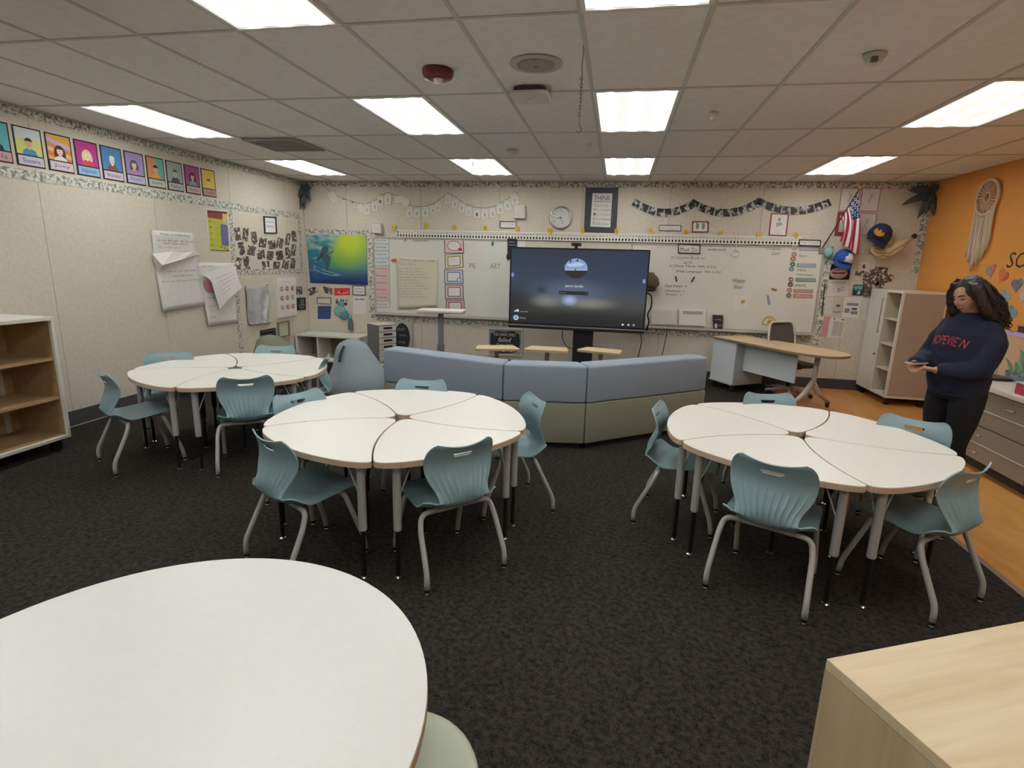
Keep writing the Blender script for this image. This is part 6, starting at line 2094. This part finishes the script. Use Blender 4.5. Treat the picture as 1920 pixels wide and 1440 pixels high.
# ================================================================== THE WOMAN WITH A PHONE
def melt(mb, voxel, smooth=2, factor=.5):
    """one continuous skin around overlapping volumes"""
    me = mb.mesh('melt', [])
    o = bpy.data.objects.new('melt', me)
    COL.objects.link(o)
    md = o.modifiers.new('r', 'REMESH')
    md.mode = 'VOXEL'
    md.voxel_size = voxel
    dg = bpy.context.evaluated_depsgraph_get()
    out = bpy.data.meshes.new_from_object(o.evaluated_get(dg))
    bpy.data.objects.remove(o)
    bm = bmesh.new()
    bm.from_mesh(out)
    for _ in range(smooth):
        bmesh.ops.smooth_vert(bm, verts=bm.verts, factor=factor, use_axis_x=True, use_axis_y=True, use_axis_z=True)
    bm.to_mesh(out)
    bm.free()
    out.polygons.foreach_set('use_smooth', [True] * len(out.polygons))
    return out


def limb(mb, pts, rads, seg=14):
    """tapering limb through points with rounded ends"""
    P = spline(pts, 5 * (len(pts) - 1) + 1)
    R = [v.x for v in spline([(r, 0, 0) for r in rads], 5 * (len(pts) - 1) + 1)]
    mb.tube(P, R, seg)
    mb.ell(P[0], (R[0],) * 3, seg=12, rings=8)
    mb.ell(P[-1], (R[-1],) * 3, seg=12, rings=8)


px_, py_ = 2.69, .17
pf = Vector((-.95, -.31, 0)).normalized()
woman = thing('person', 'woman in a navy sweatshirt and black leggings looking down at a phone', 'person', (px_, py_, 0), math.atan2(-pf.x, pf.y))
HC = Vector((0, .055, 1.515))                 # head centre
HR = Matrix.Rotation(math.radians(-20), 3, 'X') @ Matrix.Rotation(math.radians(4), 3, 'Y')
skin = M('b98a70', .5, var=.06, vscale=40, name='skin')


def head_mesh(mb):
    seg, rings = 40, 30
    vs, fs = [], []
    for i in range(rings + 1):
        t = math.pi * i / rings
        for k in range(seg):
            a = 2 * math.pi * k / seg
            x, y, z = math.sin(t) * math.cos(a), math.sin(t) * math.sin(a), math.cos(t)
            X, Y, Z = x * .073, y * .092, z * .112
            if z < 0:
                X *= 1 - .42 * (-z) ** 1.6
                Y = Y * (1 - .10 * (-z)) + .012 * (-z) if y > 0 else Y * (1 - .45 * (-z) ** 1.4)
            if y > 0:
                g = lambda cx, cz, sx, sz: math.exp(-((x - cx) / sx) ** 2 - ((z - cz) / sz) ** 2)
                Y += .018 * g(0, -.18, .13, .16) + .008 * g(0, .05, .10, .22)          # nose
                Y -= .010 * (g(.40, .10, .20, .13) + g(-.40, .10, .20, .13))             # sockets
                Y += .006 * g(0, -.52, .26, .10)                                         # lips
                Y -= .004 * g(0, -.40, .25, .05)
                Y += .008 * g(0, -.85, .3, .14)                                          # chin
                Y += .005 * (g(.42, -.2, .25, .2) + g(-.42, -.2, .25, .2))               # cheeks
                Y += .004 * g(0, .28, .6, .10)                                           # brow
            vs.append(HC + HR @ Vector((X, Y, Z)))
    for i in range(rings):
        for k in range(seg):
            a, b = i * seg + k, i * seg + (k + 1) % seg
            fs.append((a, b, b + seg, a + seg))
    mb.add(vs, fs)
    for s in (-1, 1):
        mb.ell(HC + HR @ Vector((s * .074, -.008, -.006)), (.009, .018, .03), HR, 10, 8)


def hand(mb, wrist, palm_dir, normal, side, curl):
    """palm, four fingers of unequal length and a thumb leaving the side of the palm"""
    d = Vector(palm_dir).normalized()
    n = Vector(normal).normalized()
    w = d.cross(n).normalized() * side          # towards the thumb
    mb.ell(Vector(wrist) + d * .045, (.04, .05, .016), Matrix((w, d, n)).transposed(), 14, 10)
    for k, (off, ln) in enumerate(((.028, .068), (.009, .076), (-.010, .070), (-.028, .055))):
        p = Vector(wrist) + d * .082 + w * off
        pts, dr = [Vector(wrist) + d * .06 + w * off, p], d.copy()
        for j, fr_ in enumerate((.45, .30, .25)):
            ax = d.cross(n)
            dr = Matrix.Rotation(-curl[k] * (1 + .2 * j), 3, ax) @ dr
            p = p + dr * ln * fr_
            pts.append(p)
        mb.tube(pts, [.0085, .0088, .008, .0074, .0058], 8)
        mb.ell(pts[-1], (.006, .006, .006), seg=8, rings=6)
    t0 = Vector(wrist) + d * .025 + w * .03
    t1 = t0 + (d * .6 + w * .8).normalized() * .035
    t2 = t1 + (d * .9 + w * .2 + n * .35).normalized() * .03
    t3 = t2 + (d * .9 - w * .2 + n * .4).normalized() * .024
    mb.tube([t0, t1, t2, t3], [.012, .0105, .0095, .007], 8)
    mb.ell(t3, (.007, .007, .007), seg=8, rings=6)


SH = .165
LW, RW = Vector((-.075, .275, 1.015)), Vector((.085, .295, 1.03))      # her left and right wrists
LE, RE = Vector((-.205, .075, 1.05)), Vector((.25, .05, 1.065))
body = MB()
head_mesh(body)
limb(body, [(0, -.005, 1.33), (0, .01, 1.39), (0, .035, 1.45)], [.055, .05, .05])
body.loft([((0, 0, .84), (.15, 0, 0), (0, .11, 0)), ((0, 0, .95), (.165, 0, 0), (0, .12, 0)), ((0, 0, 1.05), (.14, 0, 0), (0, .11, 0)), ((0, .01, 1.2), (.15, 0, 0), (0, .115, 0)), ((0, 0, 1.3), (.155, 0, 0), (0, .095, 0)), ((0, -.005, 1.37), (.07, 0, 0), (0, .06, 0))], 24)
for s, E_, W_ in ((-1, LE, LW), (1, RE, RW)):
    limb(body, [(s * SH, -.005, 1.305), (s * .205, .01, 1.19), tuple(E_)], [.05, .044, .038])
    limb(body, [tuple(E_), tuple((E_ + W_) / 2), tuple(W_)], [.038, .034, .024])
    limb(body, [(s * .085, 0, .86), (s * .095, .012, .66), (s * .09, .01, .46), (s * .088, -.015, .32), (s * .085, -.02, .09)], [.095, .08, .055, .055, .034])
    limb(body, [(s * .085, -.03, .045), (s * .09, .06, .035), (s * .092, .15, .025)], [.036, .032, .024])
hand(body, LW, (.42, .80, .10), (.1, -.1, .98), 1, (.35, .45, .55, .6))
hand(body, RW, (-.62, .66, .02), (-.05, -.1, .99), -1, (.55, .6, .7, .75))
bo = obj('body', melt(body, .0052, 1, .35), woman)
bo.data.materials.append(skin)

# face details
def hp(x, y, z):
    return HC + HR @ Vector((x, y, z))


for s in (-1, 1):
    MB().tube([hp(s * .016, .083, .008), hp(s * .03, .082, .003), hp(s * .044, .072, .006)], [.0022, .0038, .0018], 8).build('eye', M('241a18', .4), woman, smooth=True)
    MB().tube([hp(s * .013, .093, .030), hp(s * .03, .091, .036), hp(s * .05, .075, .030)], [.003, .0035, .0015], 8).build('eyebrow', M('2c1f1a', .8), woman, smooth=True)
MB().loft([(hp(-.022, .0785, -.058), HR @ Vector((.0, .002, 0)), HR @ Vector((0, 0, .003))), (hp(-.008, .0862, -.056), HR @ Vector((0, .003, 0)), HR @ Vector((0, 0, .006))), (hp(.008, .0862, -.056), HR @ Vector((0, .003, 0)), HR @ Vector((0, 0, .006))), (hp(.022, .0785, -.058), HR @ Vector((0, .002, 0)), HR @ Vector((0, 0, .003)))], 10).build('lips', M('9c5a50', .45), woman, smooth=True)

# leggings
lg = MB()
lg.loft([((0, 0, .80), (.17, 0, 0), (0, .13, 0)), ((0, -.008, .86), (.182, 0, 0), (0, .142, 0)), ((0, 0, .96), (.165, 0, 0), (0, .125, 0))], 24)
for s in (-1, 1):
    limb(lg, [(s * .088, -.005, .86), (s * .098, .008, .68), (s * .09, .012, .47), (s * .088, -.012, .33), (s * .086, -.018, .11)], [.108, .094, .064, .063, .043])
o = obj('leggings', melt(lg, .009, 3), woman)
o.data.materials.append(M('131214', .85, name='black_leggings'))

# sweatshirt
sw_ = MB()
sw_.loft([((0, .0, .835), (.175, 0, 0), (0, .135, 0)), ((0, .0, .86), (.19, 0, 0), (0, .15, 0)), ((0, .012, .93), (.205, 0, 0), (0, .16, 0)), ((0, .014, 1.06), (.195, 0, 0), (0, .152, 0)), ((0, .018, 1.18), (.192, 0, 0), (0, .15, 0)),
          ((0, .008, 1.27), (.195, 0, 0), (0, .135, 0)), ((0, .0, 1.335), (.155, 0, 0), (0, .10, 0)), ((0, .005, 1.385), (.085, 0, 0), (0, .075, 0)), ((0, .012, 1.405), (.066, 0, 0), (0, .062, 0))], 32)
for s, E_, W_ in ((-1, LE, LW), (1, RE, RW)):
    limb(sw_, [(s * (SH - .02), 0, 1.295), (s * .205, .004, 1.20), tuple(E_ + Vector((0, -.01, -.005)))], [.070, .068, .065])
    fwd_ = (W_ - E_).normalized()
    limb(sw_, [tuple(E_ + Vector((0, -.01, -.005))), tuple(E_.lerp(W_, .5) + Vector((0, 0, -.012))), tuple(E_.lerp(W_, .82))], [.065, .059, .048])
    sw_.tube([E_.lerp(W_, .80), E_.lerp(W_, .93)], [.044, .040], 14)
sme = melt(sw_, .009, 2)
navy = M('1d2238', .9, var=.12, vscale=60, bump=.25, bscale=25, name='navy_fleece')
sme.materials.append(navy)
for v in sme.vertices:
    nn = noise.noise(v.co * 11) * .007 + noise.noise(Vector((v.co.x * 6, v.co.y * 6, v.co.z * 24))) * .005
    v.co += v.normal * nn
so = obj('sweatshirt', sme, woman)
hem = MB().loft([((0, 0, .82), (.178, 0, 0), (0, .138, 0)), ((0, 0, .835), (.186, 0, 0), (0, .146, 0)), ((0, 0, .855), (.186, 0, 0), (0, .146, 0)), ((0, 0, .868), (.18, 0, 0), (0, .14, 0))], 32).build('hem_band', M('181c2e', .9), so, smooth=True)
# lettering across the chest, lying on the cloth
bvh = BVHTree.FromPolygons([v.co.copy() for v in sme.vertices], [tuple(p.vertices) for p in sme.polygons])
vs, fs, asp = text_geo('HOPEVIEW')
tv = []
for a, b in vs:
    x = .135 - .27 * a
    z = 1.245 - .062 * b - .02 * ((a - .5) * 2) ** 2
    hit = bvh.ray_cast(Vector((x, .6, z)), Vector((0, -1, 0)))
    tv.append((hit[0] if hit[0] else Vector((x, .16, z))) + Vector((0, .004, 0)))
MB().add(tv, fs).build('chest_lettering', M('c23a4c', .7), so)

# hair: long, wavy, dark brown, parted, falling past the shoulders
hair_m = ramp_mat('dark_brown_hair', [(.3, '150e0d'), (.55, '281a15'), (.8, '4a3125')], scale=22, detail=6, rough=.55, stretch=(3, 3, .5), bump=.5)
hr = MB()
hr.ell(hp(0, -.026, .030), (.094, .102, .104), HR, 24, 16)
for s in (-1, 1):
    hr.loft([(hp(s * .060, .000, .095), (.034, 0, 0), (0, .05, 0)), (hp(s * .094, .004, .04), (.032, 0, 0), (0, .056, 0)), (hp(s * .112, .000, -.05), (.042, 0, 0), (0, .062, 0)), (hp(s * .122, -.018, -.13), (.048, 0, 0), (0, .066, 0)), (hp(s * .118, -.05, -.20), (.038, 0, 0), (0, .052, 0)), (hp(s * .108, -.075, -.24), (.016, 0, 0), (0, .025, 0))], 18)
hr.loft([(hp(0, -.05, .09), (.085, 0, 0), (0, .065, 0)), (hp(0, -.068, .0), (.12, 0, 0), (0, .068, 0)), (hp(0, -.072, -.10), (.142, 0, 0), (0, .072, 0)), (hp(0, -.080, -.19), (.135, 0, 0), (0, .062, 0)), (hp(0, -.09, -.25), (.09, 0, 0), (0, .04, 0)), (hp(0, -.095, -.275), (.04, 0, 0), (0, .02, 0))], 28)
hme = melt(hr, .007, 4)
for v in hme.vertices:
    c = v.co
    q = noise.noise(c * 20) * .007 + noise.noise(c * 8) * .010 + abs(noise.noise(Vector((c.x * 34, c.y * 34, c.z * 9)))) * .010
    v.co += v.normal * q
hme.materials.append(hair_m)
ho = obj('hair', hme, woman)
st_ = MB()
rr = random.Random(9)
for k in range(420):
    a = rr.uniform(0, 2 * math.pi)
    if .62 < a < 2.5:                    # keep the face clear
        continue
    r0 = .09
    ln = rr.uniform(.20, .33)
    spread = rr.uniform(.85, 1.2)
    ph = rr.uniform(0, 6)
    lo = rr.uniform(-.02, .03)
    pts = []
    e = Vector((math.cos(a), math.sin(a), 0))
    for j in range(14):
        s = j / 13
        rad = .075 + .085 * spread * math.sin(min(1, s * 1.2 + .1) * math.pi * .56)
        q = hp(0, -.03 - .02 * s, .085 + lo - ln * s) + Vector((e.x, e.y * (.66 if e.y < 0 else .5), 0)) * rad
        q += Vector((math.sin(ph + s * 15), math.cos(ph + s * 13), .4 * math.sin(ph + s * 17))) * .011 * (.3 + s)
        pts.append(q)
    st_.tube(pts, [.004] + [.0055] * 10 + [.0045, .003, .0015], 5)
sto = st_.build('hair_strands', hair_m, ho, smooth=True)
sto['kind'] = 'stuff'
# shoes
for s in (-1, 1):
    MB().loft([((s * .086, -.07, .04), (.03, 0, 0), (0, 0, .04)), ((s * .088, -.02, .045), (.042, 0, 0), (0, 0, .045)), ((s * .09, .06, .04), (.046, 0, 0), (0, 0, .04)), ((s * .094, .14, .03), (.044, 0, 0), (0, 0, .03)), ((s * .095, .19, .02), (.025, 0, 0), (0, 0, .02))], 18).build('shoe', M('1a191b', .7), woman, smooth=True)

# phone in her hands
mw = Matrix.Translation(Vector((px_, py_, 0))) @ Matrix.Rotation(math.atan2(-pf.x, pf.y), 4, 'Z')
ph_c = (LW + RW) / 2 + Vector((-.005, .075, .030))
t = thing('phone', 'smartphone held flat in the hands of the woman', 'phone', mw @ ph_c, math.atan2(-pf.x, pf.y) + .25)
MB().prism(rrect(-.037, .037, -.075, .075, .012, 4), -.004, .004).build('case', M('d8b8b0', .4), t)
MB().prism(rrect(-.033, .033, -.071, .071, .009, 4), .0041, .0048).build('screen', M('23262c', .15), t)
